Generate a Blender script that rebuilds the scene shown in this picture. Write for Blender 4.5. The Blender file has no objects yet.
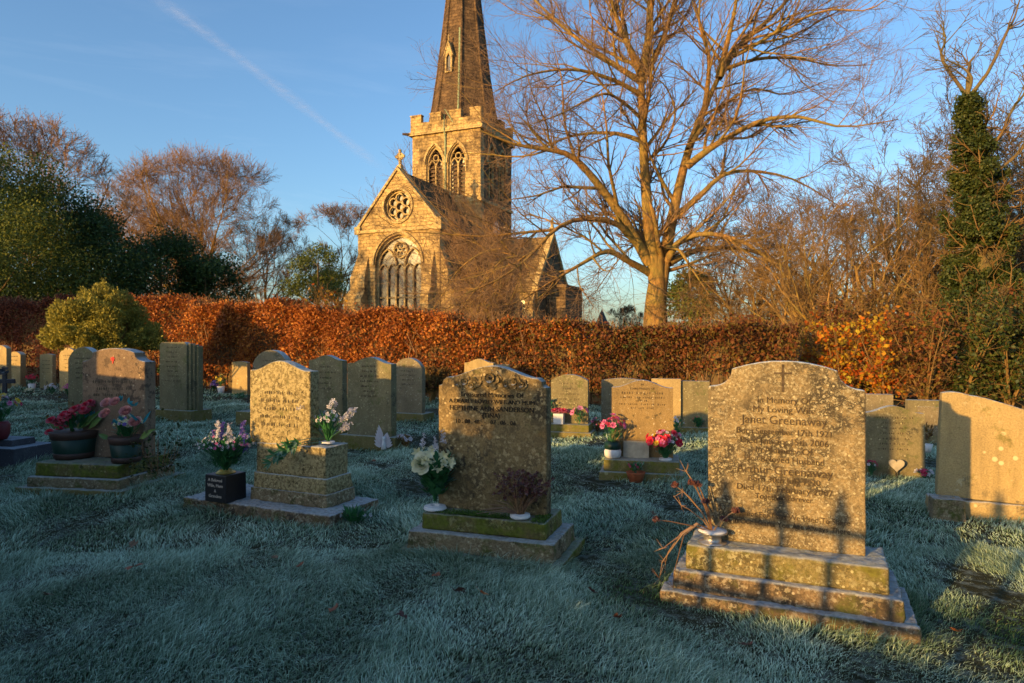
import bpy, bmesh, math, random
import numpy as np
from mathutils import Vector, Matrix

random.seed(7)
RNG = np.random.default_rng(11)
SC = bpy.context.scene
COL = SC.collection
R = math.radians
PI = math.pi
F = 682.67            # focal length in pixels of a 24 mm lens on a 1024 px wide frame
HY = 338.0            # pixel row of the horizon
EYE = 1.3             # camera height
SUN_EL = 8.0
SUN_AZ = 225.0        # clockwise from +Y
TAN = math.tan(R(SUN_EL))

def at(px, py, d):
    return np.array([(px-512)/F*d, d, EYE+(HY-py)/F*d])
def G(px, py):
    d = EYE*F/(py-HY)
    return ((px-512)/F*d, d)

def gz(x, y):
    x = np.asarray(x, float); y = np.asarray(y, float)
    r = np.sqrt(x*x+y*y)
    f = np.clip(1.0 - (r-30)/30, 0, 1)
    z = .022*np.sin(x*1.3+.7*y+.4)+.018*np.sin(-x*.8+1.7*y+2.)+.010*np.sin(3.1*x+2.3*y)+.008*np.sin(4.7*x-3.9*y+1.)
    return z*f-.014

# ------------------------------------------------------------------ materials
def new_mat(name):
    m = bpy.data.materials.new(name); m.use_nodes = True
    nt = m.node_tree; nt.nodes.clear()
    out = nt.nodes.new('ShaderNodeOutputMaterial')
    b = nt.nodes.new('ShaderNodeBsdfPrincipled')
    nt.links.new(b.outputs[0], out.inputs[0])
    return m, nt, b
class NT:
    def __init__(s, nt): s.nt = nt
    def n(s, t, **k):
        o = s.nt.nodes.new(t)
        for a, v in k.items(): setattr(o, a, v)
        return o
    def l(s, a, b): s.nt.links.new(a, b)
    def put(s, v, sock):
        if isinstance(v, (int, float)): sock.default_value = v
        elif isinstance(v, (tuple, list)): sock.default_value = tuple(v)+((1.,) if len(v) == 3 and len(sock.default_value) == 4 else ())
        else: s.l(v, sock)
    def coord(s, which='Object'):
        return s.n('ShaderNodeTexCoord').outputs[which]
    def noise(s, vec, scale, detail=3, rough=.55, dist=0):
        o = s.n('ShaderNodeTexNoise'); s.put(vec, o.inputs['Vector'])
        o.inputs['Scale'].default_value = scale; o.inputs['Detail'].default_value = detail
        o.inputs['Roughness'].default_value = rough; o.inputs['Distortion'].default_value = dist
        return o.outputs['Fac']
    def voro(s, vec, scale, rnd=1):
        o = s.n('ShaderNodeTexVoronoi'); s.put(vec, o.inputs['Vector'])
        o.inputs['Scale'].default_value = scale; o.inputs['Randomness'].default_value = rnd
        return o.outputs['Distance']
    def ramp(s, v, a, b, lo=0., hi=1.):
        o = s.n('ShaderNodeMapRange'); o.clamp = True
        s.put(v, o.inputs['Value'])
        for k, x in (('From Min', a), ('From Max', b), ('To Min', lo), ('To Max', hi)): o.inputs[k].default_value = x
        return o.outputs[0]
    def mix(s, f, a, b, mode='MIX'):
        o = s.n('ShaderNodeMix', data_type='RGBA', blend_type=mode)
        s.put(f, o.inputs[0]); s.put(a, o.inputs[6]); s.put(b, o.inputs[7])
        return o.outputs[2]
    def math(s, op, a, b=0.):
        o = s.n('ShaderNodeMath', operation=op); s.put(a, o.inputs[0]); s.put(b, o.inputs[1])
        return o.outputs[0]
    def bump(s, h, strength, dist, bsdf):
        o = s.n('ShaderNodeBump'); s.put(h, o.inputs['Height'])
        o.inputs['Strength'].default_value = strength; o.inputs['Distance'].default_value = dist
        s.l(o.outputs[0], bsdf.inputs['Normal'])

def plain(name, col, rough=.7, var=.25, scale=12, metal=0, spec=.3, sheen=0):
    m, nt, b = new_mat(name); k = NT(nt)
    c = k.coord()
    f = k.ramp(k.noise(c, scale, 4), .3, .7)
    dark = tuple(x*(1-var) for x in col); lite = tuple(min(1, x*(1+var)) for x in col)
    k.l(k.mix(f, dark, lite), b.inputs['Base Color'])
    b.inputs['Roughness'].default_value = rough; b.inputs['Metallic'].default_value = metal
    b.inputs['Specular IOR Level'].default_value = spec
    return m

def leafy(name, cols, rough=.6, trans=.25, frost=0., spec=.25):
    """leaf material: every little leaf takes a colour between those given"""
    m, nt, b = new_mat(name); k = NT(nt)
    g = k.n('ShaderNodeNewGeometry')
    r = k.n('ShaderNodeValToRGB'); k.l(g.outputs['Random Per Island'], r.inputs[0])
    e = r.color_ramp.elements
    while len(e) < len(cols): e.new(.5)
    for i, c in enumerate(cols):
        e[i].position = i/(len(cols)-1); e[i].color = (*c, 1)
    col = r.outputs[0]
    big = k.ramp(k.noise(k.coord(), .9, 3), .35, .65)
    col = k.mix(k.math('MULTIPLY', big, .55), col, cols[0])
    if frost:
        nz = k.n('ShaderNodeSeparateXYZ'); k.l(g.outputs['Normal'], nz.inputs[0])
        f = k.ramp(nz.outputs[2], .3, .9, 0, frost)
        col = k.mix(f, col, (.55, .62, .66))
    k.l(col, b.inputs['Base Color'])
    b.inputs['Roughness'].default_value = rough; b.inputs['Specular IOR Level'].default_value = spec
    if trans:
        t = k.n('ShaderNodeBsdfTranslucent'); k.l(col, t.inputs[0])
        mx = k.n('ShaderNodeMixShader'); mx.inputs[0].default_value = trans
        k.l(b.outputs[0], mx.inputs[1]); k.l(t.outputs[0], mx.inputs[2])
        out = [n for n in nt.nodes if n.type == 'OUTPUT_MATERIAL'][0]
        k.l(mx.outputs[0], out.inputs[0])
    return m

def stone(name, a, b2, lichen=(.5, .46, .34), lam=.3, ls=22, dark=(.05, .04, .03), dam=.2, ds=14, moss=0., frost=.75, grain=.35, mossc=(.09, .12, .02), seed=0.):
    m, nt, b = new_mat(name); k = NT(nt)
    mp = k.n('ShaderNodeMapping'); k.l(k.coord(), mp.inputs[0]); mp.inputs['Location'].default_value = (seed, seed*.7, seed*1.3)
    c = mp.outputs[0]
    col = k.mix(k.ramp(k.noise(c, 3.2, 5), .32, .68), a, b2)
    fine = k.noise(c, 90, 5, .7)
    col = k.mix(grain, col, k.mix(k.ramp(fine, .3, .7), (.15, .14, .13), (.95, .93, .9)), 'OVERLAY')
    # streaks running down
    ms = k.n('ShaderNodeMapping'); k.l(c, ms.inputs[0]); ms.inputs['Scale'].default_value = (1, 1, .12)
    st = k.ramp(k.noise(ms.outputs[0], 16, 4), .5, .75, 0, .45)
    col = k.mix(st, col, tuple(x*.45 for x in a))
    # dark growth
    dn = k.noise(c, ds, 6, .7)
    lo = .5+.25*(1-dam)-.08
    gate = k.ramp(k.noise(c, ds*.22, 2), .35, .6)
    col = k.mix(k.math('MULTIPLY', k.ramp(dn, lo, lo+.06, 0, .85), gate), col, dark)
    # lichen blots of two sizes
    v = k.voro(k.mix(.12, c, k.n('ShaderNodeTexNoise').outputs['Color'], 'ADD') if False else c, ls)
    ln = k.noise(c, ls*1.3, 5, .7)
    lm = k.math('MULTIPLY', k.ramp(ln, .62-.22*lam, .68-.22*lam), k.ramp(k.noise(c, ls*.2, 2), .55-.5*lam, .75-.5*lam))
    col = k.mix(k.math('MULTIPLY', lm, .75), col, lichen)
    vs = k.ramp(k.voro(c, ls*.8), .16, .22, 1, 0)
    vg = k.ramp(k.noise(c, ls*.45, 1), .6-.25*lam, .62-.25*lam)
    col = k.mix(k.math('MULTIPLY', k.math('MULTIPLY', vs, vg), .7), col, tuple(min(.75, x*1.35) for x in lichen))
    g = k.n('ShaderNodeNewGeometry'); sx = k.n('ShaderNodeSeparateXYZ'); k.l(g.outputs['Normal'], sx.inputs[0])
    if moss:
        mf = k.ramp(k.noise(c, 7, 6, .7), .62-.3*moss, .78-.3*moss)
        col = k.mix(k.math('MULTIPLY', mf, .9), col, k.mix(k.ramp(k.noise(c, 40, 3), .3, .7), tuple(x*.5 for x in mossc), mossc))
    if frost:
        ff = k.math('MULTIPLY', k.ramp(sx.outputs[2], .45, .9), k.ramp(k.noise(c, 35, 4), .3, .6, .45*frost, frost))
        col = k.mix(ff, col, (.58, .66, .72))
    k.l(col, b.inputs['Base Color']); b.inputs['Roughness'].default_value = .9; b.inputs['Specular IOR Level'].default_value = .15
    h = k.math('ADD', k.math('MULTIPLY', k.noise(c, 28, 5, .65), 1.0), k.math('MULTIPLY', fine, .6))
    h = k.math('ADD', h, k.math('MULTIPLY', lm, .25))
    k.bump(h, .75, .006, b)
    return m

def masonry(name, a, b2, mortar, bw=.55, bh=.28, soot=(.05, .035, .025), sootamt=.5):
    m, nt, b = new_mat(name); k = NT(nt)
    c = k.coord(); s = k.n('ShaderNodeSeparateXYZ'); k.l(c, s.inputs[0])
    cb = k.n('ShaderNodeCombineXYZ'); k.l(k.math('ADD', s.outputs[0], s.outputs[1]), cb.inputs[0]); k.l(s.outputs[2], cb.inputs[1])
    br = k.n('ShaderNodeTexBrick'); k.l(cb.outputs[0], br.inputs['Vector'])
    br.inputs['Scale'].default_value = 1.; br.inputs['Brick Width'].default_value = bw; br.inputs['Row Height'].default_value = bh
    br.inputs['Mortar Size'].default_value = .018; br.inputs['Mortar Smooth'].default_value = .4; br.inputs['Bias'].default_value = 0
    br.inputs['Color1'].default_value = (*a, 1); br.inputs['Color2'].default_value = (*b2, 1); br.inputs['Mortar'].default_value = (*mortar, 1)
    col = k.mix(k.ramp(k.noise(c, 1.1, 6, .7), .5-.1*sootamt, .72-.1*sootamt, 0, .9), br.outputs[0], soot)
    col = k.mix(.4, col, k.mix(k.ramp(k.noise(c, 6, 4), .3, .7), (.2, .18, .16), (.9, .88, .85)), 'OVERLAY')
    k.l(col, b.inputs['Base Color']); b.inputs['Roughness'].default_value = .92; b.inputs['Specular IOR Level'].default_value = .1
    k.bump(k.math('ADD', k.math('MULTIPLY', br.outputs['Fac'], -1.), k.noise(c, 9, 4)), .8, .04, b)
    return m

def bark(name, a, b2, scale=6, moss=None, mossamt=.5):
    m, nt, b = new_mat(name); k = NT(nt)
    mp = k.n('ShaderNodeMapping'); k.l(k.coord(), mp.inputs[0]); mp.inputs['Scale'].default_value = (1, 1, .3)
    n1 = k.noise(mp.outputs[0], scale, 6, .7)
    col = k.mix(k.ramp(n1, .35, .65), a, b2)
    if moss:
        col = k.mix(k.math('MULTIPLY', k.ramp(k.noise(k.coord(), 1.3, 4), .4, .6), mossamt), col, moss)
    k.l(col, b.inputs['Base Color']); b.inputs['Roughness'].default_value = .9; b.inputs['Specular IOR Level'].default_value = .1
    k.bump(n1, .7, .03, b)
    return m

M = {}
M['stoneA'] = stone('golden_stone', (.25, .185, .095), (.175, .135, .075), (.40, .34, .21), .5, 46, (.035, .03, .024), .95, 30, 0, .9, .8)
M['stoneA2'] = stone('golden_plinth_stone', (.24, .185, .085), (.17, .14, .06), (.40, .36, .2), .5, 34, (.045, .04, .022), .85, 20, .4, .45, .7, (.17, .16, .03), 3.1)
M['stoneA3'] = stone('pinkish_plinth_stone', (.19, .135, .08), (.13, .09, .055), (.36, .30, .2), .45, 32, (.04, .033, .025), .85, 18, .35, .5, .8, (.12, .13, .03), 5.3)
M['stoneB'] = stone('brown_stone', (.20, .14, .065), (.13, .095, .045), (.38, .29, .15), .42, 30, (.03, .025, .02), .7, 16, .1, .6, .6, (.10, .11, .03), 7.7)
M['stoneB2'] = stone('mossy_plinth_stone', (.19, .15, .055), (.12, .095, .035), (.3, .27, .12), .4, 30, (.035, .03, .018), .8, 18, .75, .2, .5, (.14, .16, .02), 9.2)
M['stoneB3'] = stone('grey_brown_plinth_stone', (.23, .175, .10), (.16, .12, .07), (.40, .35, .22), .42, 30, (.05, .04, .025), .6, 14, .4, .4, .75, (.10, .12, .02), 1.2)
M['stoneC'] = stone('blotched_lichen_stone', (.17, .13, .06), (.23, .18, .085), (.40, .32, .16), .7, 34, (.05, .04, .02), .7, 38, .15, .6, .6, (.12, .12, .03), 4.4)
M['stoneD'] = stone('rosy_brown_stone', (.23, .155, .10), (.165, .115, .075), (.34, .27, .18), .2, 30, (.06, .045, .035), .6, 9, 0, .55, .4, (.1, .1, .03), 2.6)
M['greenish'] = stone('olive_brown_stone', (.21, .175, .095), (.14, .12, .065), (.34, .30, .17), .32, 30, (.06, .055, .04), .4, 5, .25, .7, .4, (.12, .14, .04), 8.8)
M['greystone'] = stone('grey_brown_stone', (.23, .185, .11), (.16, .13, .08), (.34, .31, .22), .28, 30, (.06, .055, .05), .4, 6, .12, .75, .4, (.09, .11, .03), 6.1)
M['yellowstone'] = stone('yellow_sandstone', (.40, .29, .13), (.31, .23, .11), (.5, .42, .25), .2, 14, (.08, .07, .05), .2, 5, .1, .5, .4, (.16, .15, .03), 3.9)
M['orangebrown'] = stone('orange_brown_stone', (.27, .185, .08), (.20, .14, .065), (.48, .42, .30), .16, 40, (.06, .05, .03), .35, 12, .08, .9, .5, (.12, .12, .03), 6.6)
M['cream'+'stone'] = plain('cream_resin', (.40, .34, .24), .7, .2, 20)
M['oliveplinth'] = stone('olive_plinth_stone', (.20, .16, .06), (.14, .12, .05), (.33, .3, .15), .25, 14, (.05, .04, .02), .3, 7, .5, .35, .5, (.15, .15, .02), 2.2)
M['darkgranite'] = stone('dark_granite', (.06, .065, .075), (.04, .042, .05), (.15, .15, .15), .1, 60, (.02, .02, .02), .1, 20, 0, .35, .5, seed=1.9)
M['blackgranite'] = plain('polished_black_granite', (.018, .017, .019), .35, .3, 60, spec=.5)
M['letter'] = plain('dark_lettering', (.075, .052, .032), .9, .5, 60)
M['letterdark'] = plain('black_lettering', (.02, .015, .01), .8, .4, 60)
M['letterfaded'] = plain('faded_lettering', (.085, .065, .04), .9, .4, 40)
M['lettergold'] = plain('pale_gold_lettering', (.50, .42, .34), .5, .2, 30)
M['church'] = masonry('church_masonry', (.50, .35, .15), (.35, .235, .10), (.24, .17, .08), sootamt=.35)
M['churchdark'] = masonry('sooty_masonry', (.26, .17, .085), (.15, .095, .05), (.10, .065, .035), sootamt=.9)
M['dressed'] = masonry('dressed_stone', (.50, .37, .17), (.42, .30, .14), (.3, .22, .1), .9, .42, sootamt=.15)
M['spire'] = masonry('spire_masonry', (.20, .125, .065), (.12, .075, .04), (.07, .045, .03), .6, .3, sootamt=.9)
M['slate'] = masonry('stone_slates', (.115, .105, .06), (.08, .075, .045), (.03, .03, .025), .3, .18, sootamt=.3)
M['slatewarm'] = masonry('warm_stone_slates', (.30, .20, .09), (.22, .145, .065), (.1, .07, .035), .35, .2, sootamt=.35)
M['leadglass'] = plain('dark_leaded_glass', (.03, .03, .035), .25, .5, 3, spec=.6)
M['louvre'] = plain('weathered_louvre', (.14, .09, .05), .9, .3, 6)
M['verdigris'] = plain('verdigris_copper', (.24, .30, .18), .7, .3, 6)
M['clock'] = plain('clock_white', (.7, .68, .62), .6, .05)
M['iron'] = plain('black_iron', (.015, .015, .015), .5, .3, 20)
M['white_plastic'] = plain('white_plastic', (.62, .60, .58), .55, .12, 20)
M['white_paint'] = plain('chalky_white', (.66, .66, .66), .8, .12, 20)
M['greenpot'] = plain('dark_green_plastic', (.008, .032, .022), .45, .2, 10)
M['brownband'] = plain('brown_plastic_band', (.055, .03, .022), .5, .2, 10)
M['redpot'] = plain('dark_red_pot', (.11, .014, .018), .5, .2, 10)
M['terracotta'] = plain('terracotta', (.36, .10, .04), .8, .2, 10)
M['tin'] = plain('aluminium_pot', (.45, .42, .38), .4, .1, 10, metal=.8)
M['goldtin'] = plain('gold_flower_holder', (.55, .42, .12), .4, .2, 20, metal=.7)
M['redenamel'] = plain('poppy_red', (.65, .02, .02), .6, .1)
M['bark'] = bark('beech_bark', (.40, .21, .065), (.12, .07, .03), 11, (.20, .18, .045), .5)
M['twig'] = bark('purplish_twigs', (.16, .10, .065), (.24, .15, .085), 3)
M['barkdark'] = bark('dark_bark', (.16, .11, .06), (.09, .06, .035), 5, (.14, .13, .03), .4)
M['twigdark'] = bark('dark_twigs', (.10, .07, .038), (.17, .115, .055), 3)
M['twigred'] = bark('copper_twigs', (.21, .12, .065), (.29, .17, .085), 2)
M['twigbrown'] = bark('brown_twigs', (.15, .09, .038), (.24, .145, .055), 2)
M['beechleaf'] = leafy('copper_beech_leaves', [(.17, .045, .014), (.38, .11, .022), (.52, .18, .035), (.62, .26, .045)], .6, .3)
M['beechshade'] = leafy('shade_crimson_leaves', [(.07, .022, .014), (.14, .038, .018), (.24, .065, .025), (.11, .035, .02)], .7, .25)  # darker beech leaves, shade on the hedge put into their colour
M['beechdark'] = leafy('russet_leaves', [(.07, .026, .012), (.14, .045, .017), (.26, .08, .022), (.20, .13, .025), (.11, .10, .02)], .7, .3)
M['goldleaf'] = leafy('golden_autumn_leaves', [(.30, .06, .012), (.62, .14, .015), (.70, .42, .03), (.42, .40, .04), (.66, .20, .015)], .6, .5)
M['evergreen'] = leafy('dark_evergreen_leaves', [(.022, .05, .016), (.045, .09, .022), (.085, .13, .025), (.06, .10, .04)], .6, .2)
M['evergreenlit'] = leafy('sunlit_tint_evergreen_leaves', [(.04, .07, .016), (.10, .13, .022), (.19, .19, .025), (.13, .14, .02)], .6, .2)  # brighter yellow copy of the evergreen leaves, sunlight put into the colour
M['yewgold'] = leafy('golden_conifer_foliage', [(.15, .14, .025), (.30, .26, .04), (.46, .37, .06), (.19, .18, .03)], .6, .25)
M['ivy'] = leafy('ivy_leaves', [(.018, .036, .010), (.045, .06, .012), (.09, .09, .016), (.03, .05, .014)], .5, .12)
M['brownleaf'] = leafy('withered_leaves', [(.08, .04, .02), (.2, .10, .03), (.28, .17, .04), (.10, .09, .02)], .7, .3)
M['stem'] = leafy('green_stems', [(.03, .12, .04), (.05, .20, .06), (.02, .09, .05)], .5, .2, .25)
M['stemlight'] = leafy('pale_green_leaves', [(.12, .22, .05), (.2, .3, .08), (.10, .18, .06)], .5, .25, .35)
M['teal'] = leafy('teal_leaves', [(.02, .16, .2), (.03, .25, .32), (.05, .33, .42)], .5, .2, .2)
M['pink'] = leafy('pink_petals', [(.62, .27, .25), (.72, .38, .34), (.68, .32, .33)], .6, .25, .15)
M['red'] = leafy('red_petals', [(.42, .01, .03), (.6, .02, .06), (.52, .015, .03)], .6, .25, .15)
M['crimson'] = leafy('crimson_petals', [(.38, .01, .05), (.5, .03, .1), (.6, .08, .16)], .6, .25, .15)
M['magenta'] = leafy('magenta_petals', [(.55, .06, .25), (.65, .15, .35), (.7, .3, .42)], .6, .25, .2)
M['whitepetal'] = leafy('frosted_white_petals', [(.55, .52, .55), (.66, .64, .68), (.6, .52, .55)], .6, .3, .3)
M['cream'] = leafy('cream_petals', [(.6, .56, .3), (.68, .66, .42), (.7, .7, .55)], .6, .3, .3)
M['purple'] = leafy('violet_petals', [(.10, .06, .36), (.16, .10, .5), (.2, .14, .42)], .6, .25, .2)
M['yellow'] = leafy('yellow_petals', [(.7, .45, .03), (.75, .55, .06), (.65, .5, .1)], .6, .25, .15)
M['dried'] = leafy('dried_stalks', [(.13, .07, .035), (.28, .15, .07), (.36, .22, .11), (.16, .06, .045)], .8, .1, .15)
M['driedhead'] = leafy('dried_flower_heads', [(.10, .035, .03), (.16, .06, .05), (.08, .03, .035)], .9, .1, .12)
M['mossmat'] = leafy('moss', [(.04, .08, .012), (.08, .14, .02), (.06, .11, .02)], .9, .1)
M['fallen'] = leafy('fallen_leaf', [(.22, .08, .03), (.45, .13, .04), (.16, .06, .06), (.3, .12, .05)], .7, .3, .2)
M['roofdark'] = plain('dark_slate_roof', (.035, .035, .04), .8, .2, 2)

# ------------------------------------------------------------------ objects
def fast_mesh(name, V, Fs):
    V = np.asarray(V, np.float32); Fs = np.asarray(Fs, np.int32)
    me = bpy.data.meshes.new(name)
    me.vertices.add(len(V)); me.vertices.foreach_set('co', V.ravel())
    k = Fs.shape[1]
    me.loops.add(Fs.size); me.loops.foreach_set('vertex_index', Fs.ravel())
    me.polygons.add(len(Fs)); me.polygons.foreach_set('loop_start', np.arange(0, Fs.size, k, dtype=np.int32))
    me.update(calc_edges=True)
    return me
def link(name, me, mat, parent=None, smooth=False):
    if mat is not None:
        me.materials.clear(); me.materials.append(mat)
    if smooth: me.polygons.foreach_set('use_smooth', [True]*len(me.polygons))
    o = bpy.data.objects.new(name, me); COL.objects.link(o)
    if parent is not None: o.parent = parent
    return o
def empty(name, loc=(0, 0, 0), rz=0., label=None, cat=None, group=None):
    o = bpy.data.objects.new(name, None); COL.objects.link(o)
    o.location = tuple(float(v) for v in loc); o.rotation_euler = (0, 0, rz); o.empty_display_size = .1
    tag(o, label, cat, group); return o
def tag(o, label=None, cat=None, group=None, kind=None):
    if label: o['label'] = label
    if cat: o['category'] = cat
    if group: o['group'] = group
    if kind: o['kind'] = kind
    return o

class MB:
    def __init__(s): s.v = []; s.f = []
    def add(s, vs, fs):
        b = len(s.v); s.v.extend([tuple(map(float, p)) for p in vs]); s.f.extend([tuple(b+i for i in f) for f in fs])
    def box(s, x0, x1, y0, y1, z0, z1, tx=0., ty=0.):
        s.add([(x0, y0, z0), (x1, y0, z0), (x1, y1, z0), (x0, y1, z0), (x0+tx, y0+ty, z1), (x1-tx, y0+ty, z1), (x1-tx, y1-ty, z1), (x0+tx, y1-ty, z1)],
              [(3, 2, 1, 0), (4, 5, 6, 7), (0, 1, 5, 4), (1, 2, 6, 5), (2, 3, 7, 6), (3, 0, 4, 7)])
    def prism(s, outline, y0, y1):           # outline in (x, z), extruded along y
        n = len(outline)
        s.add([(x, y0, z) for x, z in outline]+[(x, y1, z) for x, z in outline],
              [tuple(range(n)), tuple(range(2*n-1, n-1, -1))]+[(i, n+i, n+(i+1) % n, (i+1) % n) for i in range(n)])
    def prismx(s, outline, x0, x1):          # outline in (y, z), extruded along x
        n = len(outline)
        s.add([(x0, y, z) for y, z in outline]+[(x1, y, z) for y, z in outline],
              [tuple(range(n-1, -1, -1)), tuple(range(n, 2*n))]+[((i+1) % n, n+(i+1) % n, n+i, i) for i in range(n)])
    def lathe(s, prof, c=(0, 0, 0), n=20):
        vs = []; fs = []
        for r, z in prof:
            for i in range(n):
                a = 2*PI*i/n; vs.append((c[0]+r*math.cos(a), c[1]+r*math.sin(a), c[2]+z))
        for j in range(len(prof)-1):
            for i in range(n):
                fs.append((j*n+i, j*n+(i+1) % n, (j+1)*n+(i+1) % n, (j+1)*n+i))
        fs.append(tuple(range(n-1, -1, -1))); fs.append(tuple((len(prof)-1)*n+i for i in range(n)))
        s.add(vs, fs)
    def tube(s, pts, rad, n=6):
        P = np.array(pts, float)[None]; r = np.array(rad if hasattr(rad, '__len__') else [rad]*len(pts), float)[None]
        V, Fc = tubes(P, r, n); s.add(V, Fc.tolist())
    def leaf(s, p, d, up, L, W, curl=.2):
        p = Vector(p); d = Vector(d).normalized(); side = d.cross(Vector(up))
        if side.length < 1e-3: side = d.cross(Vector((1, .3, 0)))
        side.normalize(); nrm = side.cross(d)
        q = [p, p+d*L*.35+side*W*.5+nrm*curl*L*.2, p+d*L*.7+side*W*.38+nrm*curl*L*.12, p+d*L-nrm*curl*L*.2, p+d*L*.7-side*W*.38+nrm*curl*L*.12, p+d*L*.35-side*W*.5+nrm*curl*L*.2,
             p+d*L*.5+nrm*curl*L*.02]
        s.add(q, [(0, 1, 6), (1, 2, 6), (2, 3, 6), (3, 4, 6), (4, 5, 6), (5, 0, 6)])
    def bloom(s, c, axis, r, layers=3, n=6, open_=.6, rnd=random):
        c = Vector(c); ax = Vector(axis).normalized()
        e1 = ax.orthogonal().normalized(); e2 = ax.cross(e1)
        for L in range(layers):
            t = L/max(1, layers-1)
            rr = r*(1-.62*t); tilt = open_*(1-t*.85)
            for i in range(n if L < layers-1 else max(3, n-2)):
                a = 2*PI*i/n+L*.6+rnd.uniform(-.15, .15)
                o = e1*math.cos(a)+e2*math.sin(a); sd = ax.cross(o)
                out = (o*tilt+ax*(1-tilt)).normalized()
                b = c+o*rr*.12
                w = rr*.62
                p1 = b+out*rr*.5+o*rr*.18; p2 = b+out*rr*.95+o*rr*.05-ax*rr*.12*(1-t)
                s.add([b, p1+sd*w*.7, p1-sd*w*.7, p2+sd*w*.45, p2-sd*w*.45, p1-out*0+o*rr*.06, p2+out*rr*.08],
                      [(0, 1, 5), (0, 5, 2), (1, 3, 6, 5), (2, 5, 6, 4)])
    def build(s, name, mat, parent=None, smooth=False, bevel=0., seg=2):
        me = bpy.data.meshes.new(name); me.from_pydata(s.v, [], s.f); me.update()
        o = link(name, me, mat, parent, smooth)
        if bevel:
            m = o.modifiers.new('bevel', 'BEVEL'); m.width = bevel; m.segments = seg; m.limit_method = 'ANGLE'; m.angle_limit = R(35)
        return o

def tubes(P, Rd, n):
    """P (N,K,3), Rd (N,K) -> verts, quads"""
    N, K, _ = P.shape
    T = np.empty_like(P); T[:, 1:-1] = P[:, 2:]-P[:, :-2]; T[:, 0] = P[:, 1]-P[:, 0]; T[:, -1] = P[:, -1]-P[:, -2]
    T /= np.linalg.norm(T, axis=2, keepdims=True)+1e-9
    m = T.mean(1); ref = np.where(np.abs(m[:, 2:3]) > .8, np.array([[1., .2, 0.]]), np.array([[.1, .15, 1.]]))[:, None, :]
    A = np.cross(T, np.broadcast_to(ref, T.shape)); A /= np.linalg.norm(A, axis=2, keepdims=True)+1e-9
    B = np.cross(T, A)
    ang = np.arange(n)*2*PI/n
    V = P[:, :, None, :]+Rd[:, :, None, None]*(A[:, :, None, :]*np.cos(ang)[None, None, :, None]+B[:, :, None, :]*np.sin(ang)[None, None, :, None])
    idx = np.arange(N*K*n).reshape(N, K, n)
    a = idx[:, :-1, :]; b = np.roll(a, -1, 2); d = idx[:, 1:, :]; c = np.roll(d, -1, 2)
    Fq = np.stack([a, b, c, d], -1).reshape(-1, 4)
    return V.reshape(-1, 3), Fq

def worn(o, voxel=.01, amp=.006, size=.07, smooth=True):
    """worn, slightly uneven stone"""
    m = o.modifiers.new('remesh', 'REMESH'); m.mode = 'VOXEL'; m.voxel_size = voxel; m.use_smooth_shade = smooth
    for sz, am, nm in ((size, amp, 'worn_large'), (size*.3, amp*.5, 'worn_small')):
        t = bpy.data.textures.get(nm+str(round(sz, 3))) or bpy.data.textures.new(nm+str(round(sz, 3)), 'CLOUDS')
        t.noise_scale = sz; t.noise_depth = 2
        d = o.modifiers.new('displace', 'DISPLACE'); d.texture = t; d.strength = am; d.mid_level = .5; d.texture_coords = 'GLOBAL'

def plate(name, outlines, y, th, mat, parent, bevel=0.):
    """flat plate in the local xz plane with holes, front at y, back at y+th"""
    cu = bpy.data.curves.new(name, 'CURVE'); cu.dimensions = '2D'; cu.fill_mode = 'BOTH'; cu.extrude = th/2
    for ol in outlines:
        sp = cu.splines.new('POLY'); sp.points.add(len(ol)-1)
        for i, (x, z) in enumerate(ol): sp.points[i].co = (x, z, 0, 1)
        sp.use_cyclic_u = True
    tmp = bpy.data.objects.new('tmp', cu); COL.objects.link(tmp)
    dg = bpy.context.evaluated_depsgraph_get(); dg.update()
    me = bpy.data.meshes.new_from_object(tmp.evaluated_get(dg))
    bpy.data.objects.remove(tmp); bpy.data.curves.remove(cu)
    me.transform(Matrix.Rotation(PI/2, 4, 'X')); me.transform(Matrix.Translation((0, y+th/2, 0)))
    me.name = name
    o = link(name, me, mat, parent)
    if bevel:
        m = o.modifiers.new('bevel', 'BEVEL'); m.width = bevel; m.segments = 2; m.limit_method = 'ANGLE'; m.angle_limit = R(35)
    return o

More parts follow.
